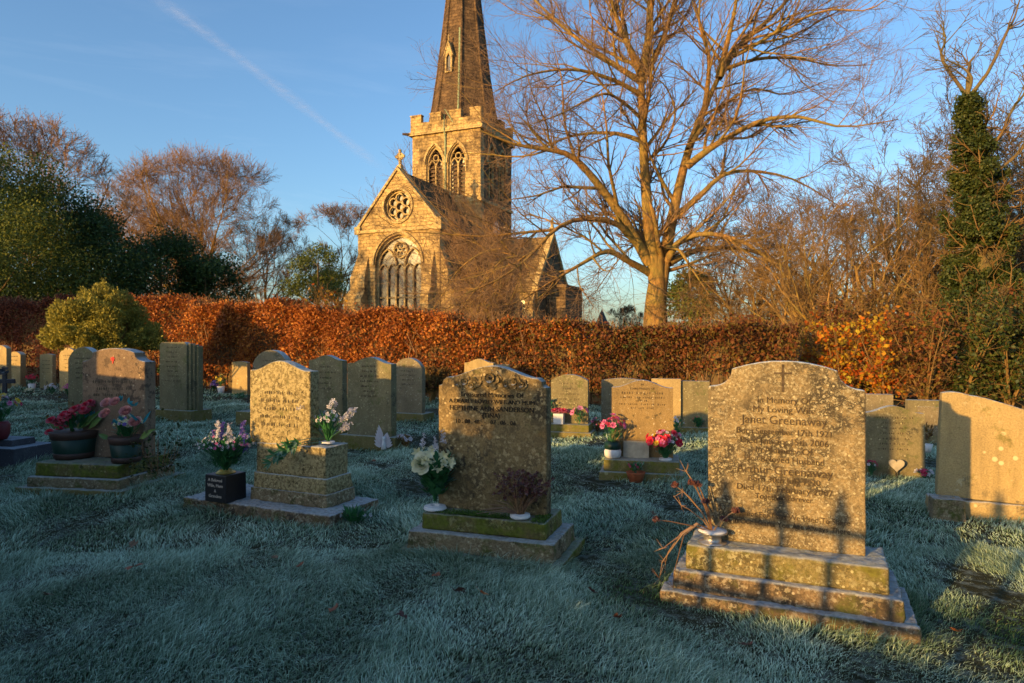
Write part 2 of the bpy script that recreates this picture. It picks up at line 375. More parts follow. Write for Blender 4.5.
def lettering(lines, y, mat, parent, name='inscription', depth=.006):
    """lines: (text, x centre, z baseline, size, max width)"""
    Vs = []; Fs = []; base = 0
    for (txt, x, z, size, maxw) in lines:
        if txt.startswith('~'):         # worn away past reading: rows of small cut strokes
            w = maxw; n = int(txt[1:]); cw = w/n; b = MB(); rnd = random.Random(hash((x, z)) % 1000 if False else int(z*10000)+n)
            gap = rnd.randrange(3, 7)
            for i in range(n):
                if i == gap: gap += rnd.randrange(3, 8); continue
                cx = x-w/2+cw*(i+.5)
                for q in range(rnd.choice((1, 2, 2))):
                    xx = cx+rnd.uniform(-.25, .25)*cw; hh = size*rnd.uniform(.45, .75)
                    b.box(xx-cw*.11, xx+cw*.11, y-.0015, y+depth*.5, z, z+hh)
                if rnd.random() < .5:
                    b.box(cx-cw*.3, cx+cw*.3, y-.0018, y+depth*.5, z+size*.25, z+size*.36)
            Vs += b.v; Fs += [tuple(base+i for i in f) for f in b.f]; base += len(b.v); continue
        cu = bpy.data.curves.new('t', 'FONT'); cu.body = txt; cu.size = size; cu.align_x = 'CENTER'; cu.extrude = depth/2; cu.resolution_u = 3
        cu.offset = -size*.006
        tmp = bpy.data.objects.new('tmp', cu); COL.objects.link(tmp)
        dg = bpy.context.evaluated_depsgraph_get(); dg.update()
        me = bpy.data.meshes.new_from_object(tmp.evaluated_get(dg)); bpy.data.objects.remove(tmp); bpy.data.curves.remove(cu)
        xs = [v.co.x for v in me.vertices]; w = max(xs)-min(xs); sx = min(1, maxw/w) if maxw else 1
        for v in me.vertices: Vs.append((x+v.co.x*sx, y-v.co.z, z+v.co.y))
        Fs += [tuple(base+i for i in p.vertices) for p in me.polygons]; base += len(me.vertices)
        bpy.data.meshes.remove(me)
    me = bpy.data.meshes.new(name); me.from_pydata(Vs, [], Fs); me.update()
    return link(name, me, mat, parent)

# ------------------------------------------------------------------ headstone outlines
def outline(kind, w, z0, h):
    hw = w/2; top = []
    N = 24
    if kind == 'camber':
        dr = .075*w/.6
        for i in range(N+1):
            x = -hw+w*i/N; top.append((x, h-dr*(1-math.cos(2*PI*min(.5, abs(x)/w*1.08)))/2))
    elif kind == 'shallow':
        for i in range(N+1):
            x = -hw+w*i/N; top.append((x, h-.035*w/.6*(abs(x)/hw)**1.6))
    elif kind == 'arch':
        rise = .16*w
        for i in range(N+1):
            x = -hw+w*i/N; rr = (hw*hw+rise*rise)/(2*rise); top.append((x, h-rr+math.sqrt(max(0, rr*rr-x*x))))
    elif kind == 'tall_arch':
        rise = .33*w
        for i in range(N+1):
            x = -hw+w*i/N; rr = (hw*hw+rise*rise)/(2*rise); top.append((x, h-rr+math.sqrt(max(0, rr*rr-x*x))))
    elif kind == 'round':
        for i in range(N+1):
            a = PI-PI*i/N; top.append((hw*math.cos(a), h-hw*.75+hw*.75*math.sin(a)))
    elif kind == 'ogee':
        sh = h-.172*w/.9
        xs = hw*.67; arch_r = h-.055*w/.9
        top.append((-hw, sh)); top.append((-hw+.025*w, sh+.006))
        for i in range(1, 8):
            t = i/8; a = t*PI/2; top.append((-hw+.025*w+(hw-xs-.025*w)*math.sin(a*.95), sh+.006+(arch_r-.014-sh)*(1-math.cos(a))))
        top.append((-xs, arch_r))
        for i in range(1, N):
            x = -xs+2*xs*i/N; top.append((x, arch_r+(h-arch_r)*(1-(x/xs)**2)))
        top.append((xs, arch_r))
        for i in range(7, 0, -1):
            t = i/8; a = t*PI/2; top.append((hw-.025*w-(hw-xs-.025*w)*math.sin(a*.95), sh+.006+(arch_r-.014-sh)*(1-math.cos(a))))
        top.append((hw-.025*w, sh+.006)); top.append((hw, sh))
    elif kind == 'chamfer':
        top = [(-hw, h-.05), (-hw+.05, h), (hw-.05, h), (hw, h-.05)]
    elif kind == 'sweep':
        for i in range(N+1):
            t = i/N; x = -hw+w*t
            top.append((x, h-.012-.15*(.5-.5*math.cos(PI*min(1, max(0, (t-.08)/.8))))+.012*math.sin(PI*min(1, t/.16))))
    else:
        top = [(-hw, h), (hw, h)]
    return [(hw, z0), (-hw, z0)][::-1][:1]+top+[(hw, z0)]

FOOT = []      # footprints where no grass grows
def gravestone(pxl, pxr, py, label, w, h, kind, mat, th=.1, theta=22, tiers=(), tmat=None, lines=(), lmat='letterfaded', near=False, lean=(0, 0), inset=.0, group='headstones in the churchyard', hoff=0.):
    """front edge of the base runs between the two picture columns on the ground row py (its middle)"""
    cx, d = G((pxl+pxr)/2, py)
    root = empty('gravestone', (cx, d, 0), -R(theta), label, 'gravestone', group)
    z = -.06; y = 0.
    tm = tmat or [M['oliveplinth']]*9
    maxw = w; maxd = th
    for i, t in enumerate(tiers):
        tw, td, thh, yo = t[:4]; xo = t[4] if len(t) > 4 else 0
        b = MB(); b.box(xo-tw/2, xo+tw/2, yo, yo+td, z, z+thh+(.06 if i == 0 else 0), .004, .004)
        o = b.build(['base_slab', 'lower_plinth', 'plinth', 'upper_plinth'][i] if len(tiers) > 2 else ['plinth', 'upper_plinth'][i], tm[i], root)
        if near: worn(o, .011, .022 if i == 0 else .016, .12 if i == 0 else .09)
        else: 
            m = o.modifiers.new('bevel', 'BEVEL'); m.width = .012; m.segments = 2
        z += thh+(.06 if i == 0 else 0); y = yo
        z -= .002
        if tw > maxw: maxw = tw
        maxd = max(maxd, yo+td)
    hy = y+inset if tiers else 0.
    ol = [(x+hoff, zz) for x, zz in outline(kind, w, z, h)]
    o = plate('headstone', [ol], hy, th, M[mat], root, 0 if near else .008)
    if near: worn(o, .0085, .006, .12)
    if lean != (0, 0): o.rotation_euler = (R(lean[0]), R(lean[1]), 0)
    if lines:
        t = lettering([(a, hoff+b, c, s, mw) for a, b, c, s, mw in lines], hy-.001 if not near else hy-.0015, M[lmat], root, depth=.006 if not near else .0095)
        if lean != (0, 0): t.rotation_euler = o.rotation_euler
    c = math.cos(R(theta)); s = math.sin(R(theta))
    FOOT.append((cx, d, c, s, maxw/2, 0, max(maxd, th)))
    root['_hy'] = hy; root['_z'] = z
    return root, hy, z

def local(root_args, x, y, z):
    cx, d, th = root_args; c = math.cos(R(th)); s = math.sin(R(th))
    return (cx+x*c+y*s, d-x*s+y*c, z)
def PZ(px, py, z=0.):
    d = (EYE-z)*F/(py-HY)
    return Vector(((px-512)/F*d, d, z))

# ================================================================== GRAVES
def capped(w, z0, h):
    hw = w/2; body = h-.125; c = hw-.03
    top = [(-hw, body), (-c, body), (-c, body+.03)]
    N = 24
    for i in range(1, N):
        x = -c+2*c*i/N; top.append((x, h-.075*(1-math.cos(2*PI*min(.5, abs(x)/(2*c)*1.05)))/2-.0))
    top += [(c, body+.03), (c, body), (hw, body)]
    return [(-hw, z0)]+top+[(hw, z0)]
_old_outline = outline
def outline(kind, w, z0, h):
    return capped(w, z0, h) if kind == 'capped' else _old_outline(kind, w, z0, h)

# --- the tall golden stone in front
A, hyA, zA = gravestone(648, 914, 616, 'large golden speckled headstone with a cut cross, railing shadows across its face', .735, 1.185, 'ogee', 'stoneA', .085, 24,
    tiers=[(1.14, .56, .035, 0), (1.03, .46, .095, .055), (.92, .37, .125, .10)], tmat=[M['stoneA3'], M['stoneA3'], M['stoneA2']], inset=.15, near=True, lmat='letter',
    lines=[('In Memory Of', 0, .972, .046, .25), ('My Loving Wife', 0, .925, .046, .29), ('Janet Greenaway', 0, .867, .062, .40), ('Born September 17th 1921', 0, .814, .044, .44),
           ('Died January 15th 2006', 0, .766, .044, .41), ('In Memory Of', 0, .720, .046, .29), ('Her Beloved Husband', 0, .674, .044, .37), ('Arthur Greenaway', 0, .614, .062, .45),
           ('Born 30th July 1920', 0, .572, .042, .345), ('Died 17th February 2007', 0, .526, .044, .46), ('Together Forever', 0, .486, .038, .27),
           ('You Cannot For Days We Used To Share', 0, .392, .038, .60), ('But In Our Hearts You Are Always There', 0, .350, .038, .60)])
b = MB(); yA = hyA
b.box(-.008, .004, yA-.004, yA+.004, 1.03, 1.168); b.box(-.044, .040, yA-.0035, yA+.0045, 1.118, 1.128)
b.build('cross_carving', M['letter'], A)

# --- brown stone in the middle
B, hyB, zB = gravestone(393, 556, 564, 'dark brown headstone with carved roses along its low domed top', .71, 1.13, 'capped', 'stoneB', .10, 19,
    tiers=[(1.02, .62, .03, 0), (.92, .50, .11, .05), (.79, .38, .10, .11)], tmat=[M['stoneB2'], M['stoneB3'], M['stoneB2']], inset=.16, near=True, lmat='letterdark',
    lines=[('Treasured Memories Of', 0, .938, .042, .50), ('A DEARLY LOVED WIFE AND MUM', 0, .898, .036, .56), ('HEPTHINE ANN SANDERSON', 0, .852, .042, .59), ('(TINA)', 0, .812, .04, .14),
           ('10 . 08 . 48   -   07 . 06 . 06', -.04, .772, .036, .42)])
b = MB(); rr = random.Random(3)
for cx, cz, r in ((0, 1.055, .05), (.0, 1.0, .0), (-.17, 1.03, .034), (-.125, 1.01, .028), (.15, 1.035, .036), (.2, 1.02, .03), (-.22, 1.02, .022), (.1, 1.02, .024)):
    if r:
        for q in range(3): b.bloom((cx, hyB-.010+.004*q, cz), (0, -1, .1), r*(1-.0*q), 3, 6, .85, rr)
for i in range(14):
    x = rr.uniform(-.24, .24); b.leaf((x, hyB-.006, 1.02+rr.uniform(-.02, .02)), (rr.uniform(-1, 1), -.15, rr.uniform(-.4, .4)), (0, -1, 0), .05, .025)
for i in range(20):
    a0 = PI*i/20; a1 = PI*(i+1)/20
    b.tube([(.068*math.cos(a0), hyB-.003, 1.045+.052*math.sin(a0)), (.068*math.cos(a1), hyB-.003, 1.045+.052*math.sin(a1))], .006, 5)
b.build('rose_carving', M['stoneB'], B)

# --- lichened stone with stepped base
C_, hyC, zC = gravestone(178, 325, 518, 'headstone mottled cream and brown with lichen on three stepped blocks', .58, 1.13, 'camber', 'stoneC', .10, 24,
    tiers=[(1.40, .58, .085, 0), (.72, .34, .095, .16, .185), (.69, .31, .112, .175, .185), (.65, .27, .225, .19, .185)],
    tmat=[M['stoneA3'], M['stoneB3'], M['stoneC'], M['stoneC']], inset=.02, near=True, hoff=.065,
    lines=[('~14', 0, .88, .035, .3), ('~17', 0, .82, .035, .36), ('~12', 0, .76, .035, .3), ('~18', 0, .70, .035, .38), ('~15', 0, .64, .035, .36)], lmat='letterfaded')

# --- rosy brown stone with poppy
D, hyD, zD = gravestone(8, 126, 495, 'rosy brown shouldered headstone with a small red poppy near its top', .63, 1.21, 'ogee', 'stoneD', .14, 10,
    tiers=[(1.02, .82, .045, 0), (.88, .72, .085, .05), (.80, .64, .115, .09)], tmat=[M['oliveplinth'], M['stoneB3'], M['stoneB2']], inset=.32, near=True, hoff=.085,
    lines=[('~20', 0, .90, .04, .42), ('~15', 0, .84, .036, .34), ('~18', 0, .785, .036, .40)], lmat='letterfaded')
b = MB()
b.bloom((.085, hyD-.008, 1.115), (0, -1, 0), .017, 2, 5, .95, random.Random(1)); b.box(.081, .089, hyD-.006, hyD, 1.075, 1.11)
b.build('poppy_badge', M['redenamel'], D)
# climbing ivy on the right of the rosy stone's base is a plant of its own (below)

# --- sweep topped stone at the right edge
T, hyT, zT = gravestone(932, 1106, 527, 'wide leaning headstone with a sweeping top, half shadowed, at the right edge', .98, .90, 'sweep', 'yellowstone', .09, 22,
    tiers=[(1.06, .2, .15, 0, .0)], tmat=[M['yellowstone']], inset=.025, near=True, lean=(0, 2.5),
    lines=[('~7', .18, .70, .04, .14)], lmat='letterfaded')
cx, d = G(938, 520)
o = empty('vase_block', (cx-.02, d-.16, -.02), -R(20), 'small dark stone vase block at the left foot of the sweeping stone', 'vase block')
b = MB(); b.box(-.105, .105, 0, .17, 0, .20, .01, .01); t = b.build('block', M['stoneB3'], o); worn(t, .01, .01, .08)
b = MB(); b.lathe([(.05, .185), (.05, .206), (.035, .206), (.035, .19)], (0, .085, 0), 16); b.build('flower_holder', M['tin'], o)

PL = lambda w, d_, h, y=0, x=0: (w, d_, h, y, x)
# --- middle distance
def worn_text(z1, n, w, step=.07, sz=.035):
    rnd = random.Random(int(z1*1000)+n); L = []
    for i in range(n): L.append(('~%d' % rnd.randint(9, 16), 0, z1-i*step, sz, w*rnd.uniform(.45, .8)))
    return L
# stepped-side stone
cx, d = G(183, 421)
Fs, hyF, zF = gravestone(146, 198, 421, 'tall square-topped headstone with three stepped ribs down its right side', .60, 1.235, 'chamfer', 'greenish', .09, 24,
    tiers=[PL(.80, .42, .17)], inset=.05, hoff=-.04, lines=worn_text(1.14, 8, .5, .075), lmat='letter')
for i in range(3):
    b = MB(); x0 = .26+.045*i; b.box(x0, x0+.05, hyF+.03+.035*i, hyF+.12+.035*i, zF-.01, 1.235-.02*(i+1)); b.build('side_rib', M['greenish'], Fs, bevel=.005)
gravestone(50, 104, 430, 'pale arched headstone peeping out behind the rosy one', .56, 1.17, 'tall_arch', 'greenish', .1, 20, tiers=[PL(.7, .3, .12)], inset=.08, lines=worn_text(1.0, 5, .45), group='headstones in the churchyard')
gravestone(222, 298, 426, 'grey round-topped headstone standing behind the lichen mottled one', .66, 1.12, 'tall_arch', 'greystone', .12, 22, tiers=[PL(.95, .4, .2)], inset=.12, hoff=.08, lines=worn_text(.95, 4, .5))
gravestone(330, 402, 447, 'right stone of the joined pair, wave-topped with dark streaks', .62, 1.07, 'camber', 'greenish', .12, 22, tiers=[PL(.80, .34, .13)], inset=.06, lines=worn_text(.95, 7, .36, .06), lmat='letter')
gravestone(300, 345, 440, 'left stone of the joined pair, paler with a ledge across it', .52, 1.08, 'camber', 'greenish', .1, 22, tiers=[PL(.6, .3, .13)], inset=.06, lines=worn_text(.92, 5, .4, .07))
gravestone(382, 428, 421, 'narrow arch-shouldered headstone to the right of the joined pair', .52, .985, 'tall_arch', 'greystone', .1, 22, tiers=[PL(.66, .36, .12)], inset=.08, lines=worn_text(.84, 5, .4, .07))
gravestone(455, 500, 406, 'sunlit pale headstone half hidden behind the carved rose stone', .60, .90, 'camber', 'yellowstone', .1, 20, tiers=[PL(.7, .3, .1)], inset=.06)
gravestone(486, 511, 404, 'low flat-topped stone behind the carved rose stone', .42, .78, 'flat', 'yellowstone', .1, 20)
gravestone(541, 592, 437, 'olive arched headstone with red roses and a white vase at its foot', .50, .81, 'arch', 'greenish', .09, 16, tiers=[PL(.66, .42, .06), PL(.58, .30, .10, .05)], inset=.14, lines=worn_text(.68, 5, .38, .07))
Mm, hyM, zM = gravestone(598, 684, 479, 'orange-brown wave-topped headstone with bright flowers left and right', .58, .895, 'camber', 'orangebrown', .08, 13,
    tiers=[(.78, .55, .05, 0), (.70, .42, .11, .05)], tmat=[M['oliveplinth'], M['oliveplinth']], inset=.22, lmat='letter',
    lines=[('IN', 0, .845, .026, .06), ('Loving Memory Of', .0, .805, .030, .34), ('~17', 0, .76, .038, .40), ('~22', 0, .72, .026, .42), ('~7', 0, .69, .022, .14), ('~22', 0, .655, .026, .44), ('~12', 0, .62, .022, .22)])
gravestone(598, 648, 432, 'dark slab whose left shoulder shows behind the orange-brown stone', .60, .745, 'shallow', 'greystone', .08, 14)
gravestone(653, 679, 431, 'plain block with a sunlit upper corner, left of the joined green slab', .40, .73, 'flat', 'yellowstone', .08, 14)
gravestone(680, 708, 432, 'plain olive slab joined to the sunlit-cornered block on its left', .42, .70, 'flat', 'greenish', .08, 14, tiers=[PL(.48, .24, .06)], inset=.06)
gravestone(866, 922, 474, 'low wave-topped headstone with a heart-shaped plaque leaning at its foot', .54, .65, 'camber', 'greenish', .08, 12, lines=worn_text(.53, 7, .44, .05, .026), lmat='letter')
gravestone(862, 889, 433, 'dark flat-topped stone just behind the one with the heart plaque', .44, .53, 'flat', 'greystone', .1, 14)
Sg, hyS, zS = gravestone(910, 946, 442, 'pale square headstone with a sunken panel left of the sweeping stone', .46, .52, 'flat', 'greenish', .1, 14)
b = MB(); b.box(-.12, .16, hyS-.006, hyS+.01, .08, .44); b.build('panel', M['greystone'], Sg, bevel=.004)
# --- far left, in the sun
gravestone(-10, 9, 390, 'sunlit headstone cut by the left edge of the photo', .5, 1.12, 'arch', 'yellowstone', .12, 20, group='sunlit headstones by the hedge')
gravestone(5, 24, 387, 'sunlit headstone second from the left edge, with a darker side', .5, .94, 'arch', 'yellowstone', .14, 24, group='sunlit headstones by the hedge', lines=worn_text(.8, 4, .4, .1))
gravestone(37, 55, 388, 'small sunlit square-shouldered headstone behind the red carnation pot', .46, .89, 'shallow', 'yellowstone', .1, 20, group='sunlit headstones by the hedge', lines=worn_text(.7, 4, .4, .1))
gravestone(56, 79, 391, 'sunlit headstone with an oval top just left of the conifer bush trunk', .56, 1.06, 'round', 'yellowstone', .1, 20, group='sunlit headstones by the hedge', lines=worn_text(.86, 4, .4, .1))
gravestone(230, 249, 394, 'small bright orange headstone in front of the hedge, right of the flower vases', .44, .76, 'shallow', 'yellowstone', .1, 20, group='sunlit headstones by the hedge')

# --- left edge plinth with a dark pot
cx, d = G(-18, 462)
o = empty('grave_kerb', (cx, d, 0), -R(14), 'dark slate-blue grave slab cut by the left edge of the photo', 'grave slab')
b = MB(); b.box(-.55, .42, 0, .5, -.05, .15, .006, .006); b.build('slab', M['darkgranite'], o, bevel=.01)
b = MB(); b.box(-.45, .25, .12, .4, .149, .22, .006, .006); b.build('plinth', M['darkgranite'], o, bevel=.01)
FOOT.append((cx, d, math.cos(R(14)), math.sin(R(14)), .5, 0, .5))

# black block with gold words on the lichen stone's slab
p = PZ(214, 503, .083)
o = empty('vase_block', (p.x, p.y+.02, .084), -R(24), 'black granite vase block with pale lettering on the mottled stone\'s slab', 'vase block')
b = MB(); b.box(-.105, .105, 0, .20, 0, .20, .002, .002); b.build('block', M['blackgranite'], o, bevel=.004)
lettering([('A Beloved', 0, .152, .034, .17), ('Wife, Mum', 0, .112, .034, .17), ('&', 0, .074, .03, .03), ('Grandma', 0, .034, .034, .15)], -.0015, M['lettergold'], o, depth=.004)
b = MB(); b.lathe([(.068, .198), (.072, .206), (.055, .216), (.03, .224), (.03, .2)], (0, .1, 0), 20)
for i in range(10): b.tube([(.06*math.cos(i*.63), .1+.06*math.sin(i*.63), .208), (.035*math.cos(i*.63+.5), .1+.035*math.sin(i*.63+.5), .228)], .004, 5)
b.build('flower_holder', M['goldtin'], o)
BLOCK = (p.x+.04, p.y+.11, .30)

# ================================================================== FLOWERS
FG = 'flowers left on the graves'
def rdir(rnd, up=.6, spread=1.):
    a = rnd.uniform(0, 2*PI); s = rnd.random()**.6*spread
    return Vector((math.cos(a)*s, math.sin(a)*s, up+.4*(1-s))).normalized()
def bunch(name, loc, label, h, r, blooms, leafn=60, leafmat='stem', leafL=.06, leafW=.02, seed=0, cat='flowers', parts=None, z0=0., group=FG, stems=True, lean=(0, 0), lname='foliage'):
    """blooms: (part name, material, radius, count, layers, separate)"""
    rnd = random.Random(seed)
    o = empty(name, loc, 0, label, cat, group)
    L = MB()
    for i in range(leafn):
        dv = rdir(rnd, .7); t = rnd.uniform(.15, .85)
        q_ = .45+.6*t; p = Vector((dv.x*r*q_+lean[0]*t, dv.y*r*q_+lean[1]*t, z0+h*t*.85))
        L.leaf(p, (dv+Vector((rnd.uniform(-.5, .5), rnd.uniform(-.5, .5), rnd.uniform(-.3, .5)))), (0, 0, 1), leafL*rnd.uniform(.6, 1.3), leafW*rnd.uniform(.7, 1.3))
    tops = []
    for (pn, mt, br, n, lay, sep) in blooms:
        acc = MB()
        for i in range(n):
            dv = rdir(rnd, .45); k = rnd.uniform(.55, 1.08) if n > 12 else rnd.uniform(.8, 1.05)
            p = Vector((dv.x*r*k+lean[0]*k, dv.y*r*k+lean[1]*k, z0+h*(.45+.55*dv.z*k)))
            if stems: L.tube([(0+rnd.uniform(-.01, .01), rnd.uniform(-.01, .01), z0), (p.x*.45, p.y*.45, z0+(p.z-z0)*.6), tuple(p)], [.003, .0022, .0015], 4)
            if sep:
                q = MB(); q.bloom(p, (dv.x, dv.y-.3, dv.z*.6), br*rnd.uniform(.85, 1.15), lay, 6, .7, rnd); q.build(pn, M[mt], o)
            else: acc.bloom(p, (dv.x, dv.y-.3, dv.z*.6), br*rnd.uniform(.7, 1.25), lay, 5, .7, rnd)
        if not sep:
            a = acc.build(pn, M[mt], o)
            if n > 40: a['kind'] = 'stuff'
    L.build(lname, M[leafmat], o)
    return o
def tub(o, r, h, mat='greenpot', band='brownband', soil=True):
    b = MB(); b.lathe([(r*.78, 0), (r*.80, .01), (r, h*.97), (r*.93, h*.97), (r*.9, h*.8), (.001, h*.8)], (0, 0, 0), 28); b.build('pot', M[mat], o, True)
    for z0, z1 in ((.02, .22), (.72, 1.0)):
        b = MB(); ra = r*(.78+.2*z0)+.003; rb = r*(.78+.22*z1)+.003
        b.lathe([(ra, h*z0), (ra+.004, h*z0+.002), (rb+.004, h*z1-.002), (rb, h*z1)], (0, 0, 0), 28); b.build('band', M[band], o, True)

# red carnations in a green tub
p = PZ(62, 463, .225); p.y += .17
o = bunch('potted_flowers', (p.x, p.y, .243), 'crimson carnations in a dark green tub left of the pink roses', .20, .13, [], 40, 'stem', .12, .03, 5, 'potted flowers', z0=.2)
tub(o, .19, .24)
rnd = random.Random(8)
for i in range(44):
    x = rnd.uniform(-.17, .15); y = rnd.uniform(-.15, .06); z = .27+.17*(x+.16)/.3+rnd.uniform(-.03, .06)
    q = MB(); q.bloom((x, y, z), (rnd.uniform(-.3, .3), -.8, .9), .032, 4, 8, .8, rnd); q.build('flower', M['red'], o)
b = MB()
for dx, L_ in ((.02, .2), (.05, .26), (-.13, .16), (.12, .2)): b.leaf((dx, 0, .25), (1 if dx > 0 else -1, -.1, .9), (0, -1, .2), L_, .05)
b.build('long_leaves', M['stemlight'], o)
b = MB()
for i in range(6): b.leaf((.10+.01*i, .02, .33), (rnd.uniform(-.5, .5), -.2, 1), (0, -1, 0), .09, .022)
b.build('teal_leaves', M['teal'], o)
# pink roses in a green tub
p = PZ(117, 467, .225); p.y += .14
o = bunch('potted_flowers', (p.x, p.y, .243), 'big pink roses with teal leaves in a dark green tub', .22, .14, [('small_flowers', 'cream', .014, 46, 2, False), ('violet_flowers', 'purple', .014, 10, 2, False)], 70, 'stem', .07, .022, 9, 'potted flowers', z0=.18)
tub(o, .135, .22)
for (x, z, r) in ((-.11, .50, .052), (-.04, .51, .05), (-.12, .41, .054), (.05, .43, .056), (.12, .34, .056)):
    q = MB(); q.bloom((x, -.09+rnd.uniform(-.02, .03), z), (x*1.5, -1, .9), r, 9, 9, .52, rnd); q.build('rose', M['pink'], o)
b = MB()
for (x, z, L_) in ((-.02, .52, .08), (.05, .5, .09), (-.02, .32, .1), (.02, .36, .08), (.17, .33, .19), (.1, .48, .07), (-.06, .33, .08)):
    for q in range(2): b.leaf((x, -.06, z), (rnd.uniform(-.6, 1), -.3, rnd.uniform(.2, 1)), (0, -1, 0), L_*.8, .026)
b.build('teal_leaves', M['teal'], o)
b = MB()
for (x, z, L_) in ((.14, .22, .17), (.13, .2, .14), (-.12, .2, .1)): b.leaf((x, -.04, z), (x*6, -.2, .4), (0, -1, .3), L_, .045)
b.build('long_leaves', M['stemlight'], o)

# ivy straggling at the right of the rosy stone
def ivy_patch(name, loc, label, rx, ry, rz, n, mat, L, seed, cat='plant'):
    r2 = np.random.default_rng(seed); rnd = random.Random(seed); b = MB()
    for i in range(n):
        p = Vector((rnd.gauss(0, rx*.5), rnd.gauss(0, ry*.5), abs(rnd.gauss(0, rz*.55))))
        b.leaf(p, (rnd.uniform(-1, 1), rnd.uniform(-1, .3), rnd.uniform(-.3, 1)), (0, 0, 1), L*rnd.uniform(.6, 1.3), L*.75*rnd.uniform(.6, 1.2))
    o = empty(name, loc, 0, label, cat)
    b.build('leaves', M[mat], o)
    b = MB()
    for i in range(14):
        x = rnd.gauss(0, rx*.5); y = rnd.gauss(0, ry*.4)
        b.tube([(x*.4, y*.4, 0), (x*.8, y*.8, rz*.4), (x, y, rz*rnd.uniform(.5, 1.1))], [.004, .003, .002], 4)
    b.build('stems', M['dried'], o)
    return o
p = PZ(152, 470, .22); ivy_patch('ivy_plant', (p.x, p.y+.1, .18), 'small-leaved ivy straggling over the right end of the rosy stone\'s plinth', .22, .22, .32, 420, 'ivy', .035, 4, 'ivy')

# bouquet on the black block
o = bunch('flower_bouquet', BLOCK, 'frosted pastel bouquet with violet spikes on the black block', .30, .25, [('pale_flowers', 'whitepetal', .010, 130, 2, False), ('pink_flowers', 'magenta', .009, 36, 2, False)], 420, 'stem', .055, .018, 12, 'bouquet')
b = MB()
for (x, y, h) in ((-.03, 0, .33), (.13, 0, .34), (.16, -.03, .25), (-.09, .02, .27)):
    for i in range(26): 
        t = i/26; b.bloom((x+rnd.uniform(-.014, .014), y+rnd.uniform(-.014, .014), h-.10+.13*t), rdir(rnd, .3), .014, 2, 4, .7, rnd)
b.build('violet_spike', M['purple'], o)
b = MB()
for (x, y, h) in ((-.055, -.01, .35), (.03, .0, .33)):
    for i in range(24): b.bloom((x+rnd.uniform(-.012, .012), y+rnd.uniform(-.012, .012), h-.10+.13*i/24), rdir(rnd, .3), .012, 2, 4, .7, rnd)
b.build('white_spike', M['whitepetal'], o)
# white frosted flowers on the shoulder block
lx, ly, lz = local((*G((178+325)/2, 518), 24), .42, .33, .525)
o = bunch('flower_bouquet', (lx, ly, .53), 'frosted white flower sprays on the mottled stone\'s right-hand block', .24, .12, [('white_flowers', 'whitepetal', .014, 30, 2, False)], 70, 'stem', .09, .02, 21, 'bouquet')
b = MB(); g_ = MB()
for (x, z, ex, ez, n) in ((-.06, .2, -.20, .26, 26), (0, .22, .06, .30, 26), (.05, .1, .20, .24, 50), (.04, .06, .17, .13, 36)):
    g_.tube([(0, 0, 0), (x, -.02, z*.8), (ex, -.04, ez)], [.004, .003, .002], 5)
    for i in range(n):
        t = .45+.55*i/n; b.bloom((x+(ex-x)*t+rnd.uniform(-.018, .018), -.03+rnd.uniform(-.03, .03), z+(ez-z)*t+rnd.uniform(-.02, .02)), rdir(rnd, .3), .015, 2, 4, .7, rnd)
b.build('flower_spray', M['whitepetal'], o)
for (sx, sz, ex, ez) in ((-.02, .03, -.34, -.07), (-.03, .0, -.36, -.12), (-.05, .02, -.28, -.10)):
    pts = [Vector((sx+(ex-sx)*t, -.15*math.sin(t*PI*.6)-.03, sz+(ez-sz)*t+.05*math.sin(t*PI))) for t in [i/6 for i in range(7)]]
    g_.tube([tuple(q) for q in pts], .003, 4)
    for i in range(3, 7):
        for q in range(5): g_.leaf(pts[i], (rnd.uniform(-1, .2), -.3, rnd.uniform(-.6, .6)), (0, -1, .3), .07, .018)
g_.build('drooping_stem', M['stem'], o)
b = MB(); b.lathe([(.05, -.008), (.05, .004), (.02, .006), (.02, 0)], (0, 0, 0), 18); b.build('flower_holder', M['white_plastic'], o)

# cream flowers at the left of the brown stone
pB = (*G((393+556)/2, 564), 19)
x, y, z = local(pB, -.34, .19, .24)
o = bunch('flower_bouquet', (x, y, .243), 'cream roses and lilies in a white holder left of the carved rose stone', .34, .13, [('cream_flowers', 'cream', .024, 30, 4, False)], 260, 'stem', .07, .04, 31, 'bouquet', z0=.05)
q = MB(); q.bloom((-.07, -.07, .29), (-.4, -1, .5), .062, 6, 8, .75, rnd); q.build('rose', M['cream'], o)
q = MB()
for (cx_, cz_) in ((-.02, .36), (.06, .34), (-.1, .36), (.03, .27), (.1, .30)):
    for i in range(6):
        a = i*PI/3+cx_*9; q.leaf((cx_, -.06, cz_), (math.cos(a), -.5, math.sin(a)), (0, -1, 0), .042, .02)
q.build('lily', M['cream'], o)
q = MB()
for (x0, z0) in ((-.07, .42), (.05, .44), (-.0, .40)):
    for i in range(20): q.bloom((x0+rnd.uniform(-.012, .012), -.02+rnd.uniform(-.01, .01), z0-.03+.09*i/20), rdir(rnd, .4), .012*(1.2-i/25), 2, 4, .7, rnd)
q.build('white_spike', M['whitepetal'], o)
b = MB(); b.lathe([(.068, 0), (.072, .006), (.066, .02), (.03, .026), (.03, .012)], (0, 0, 0), 24); b.build('flower_holder', M['white_plastic'], o)
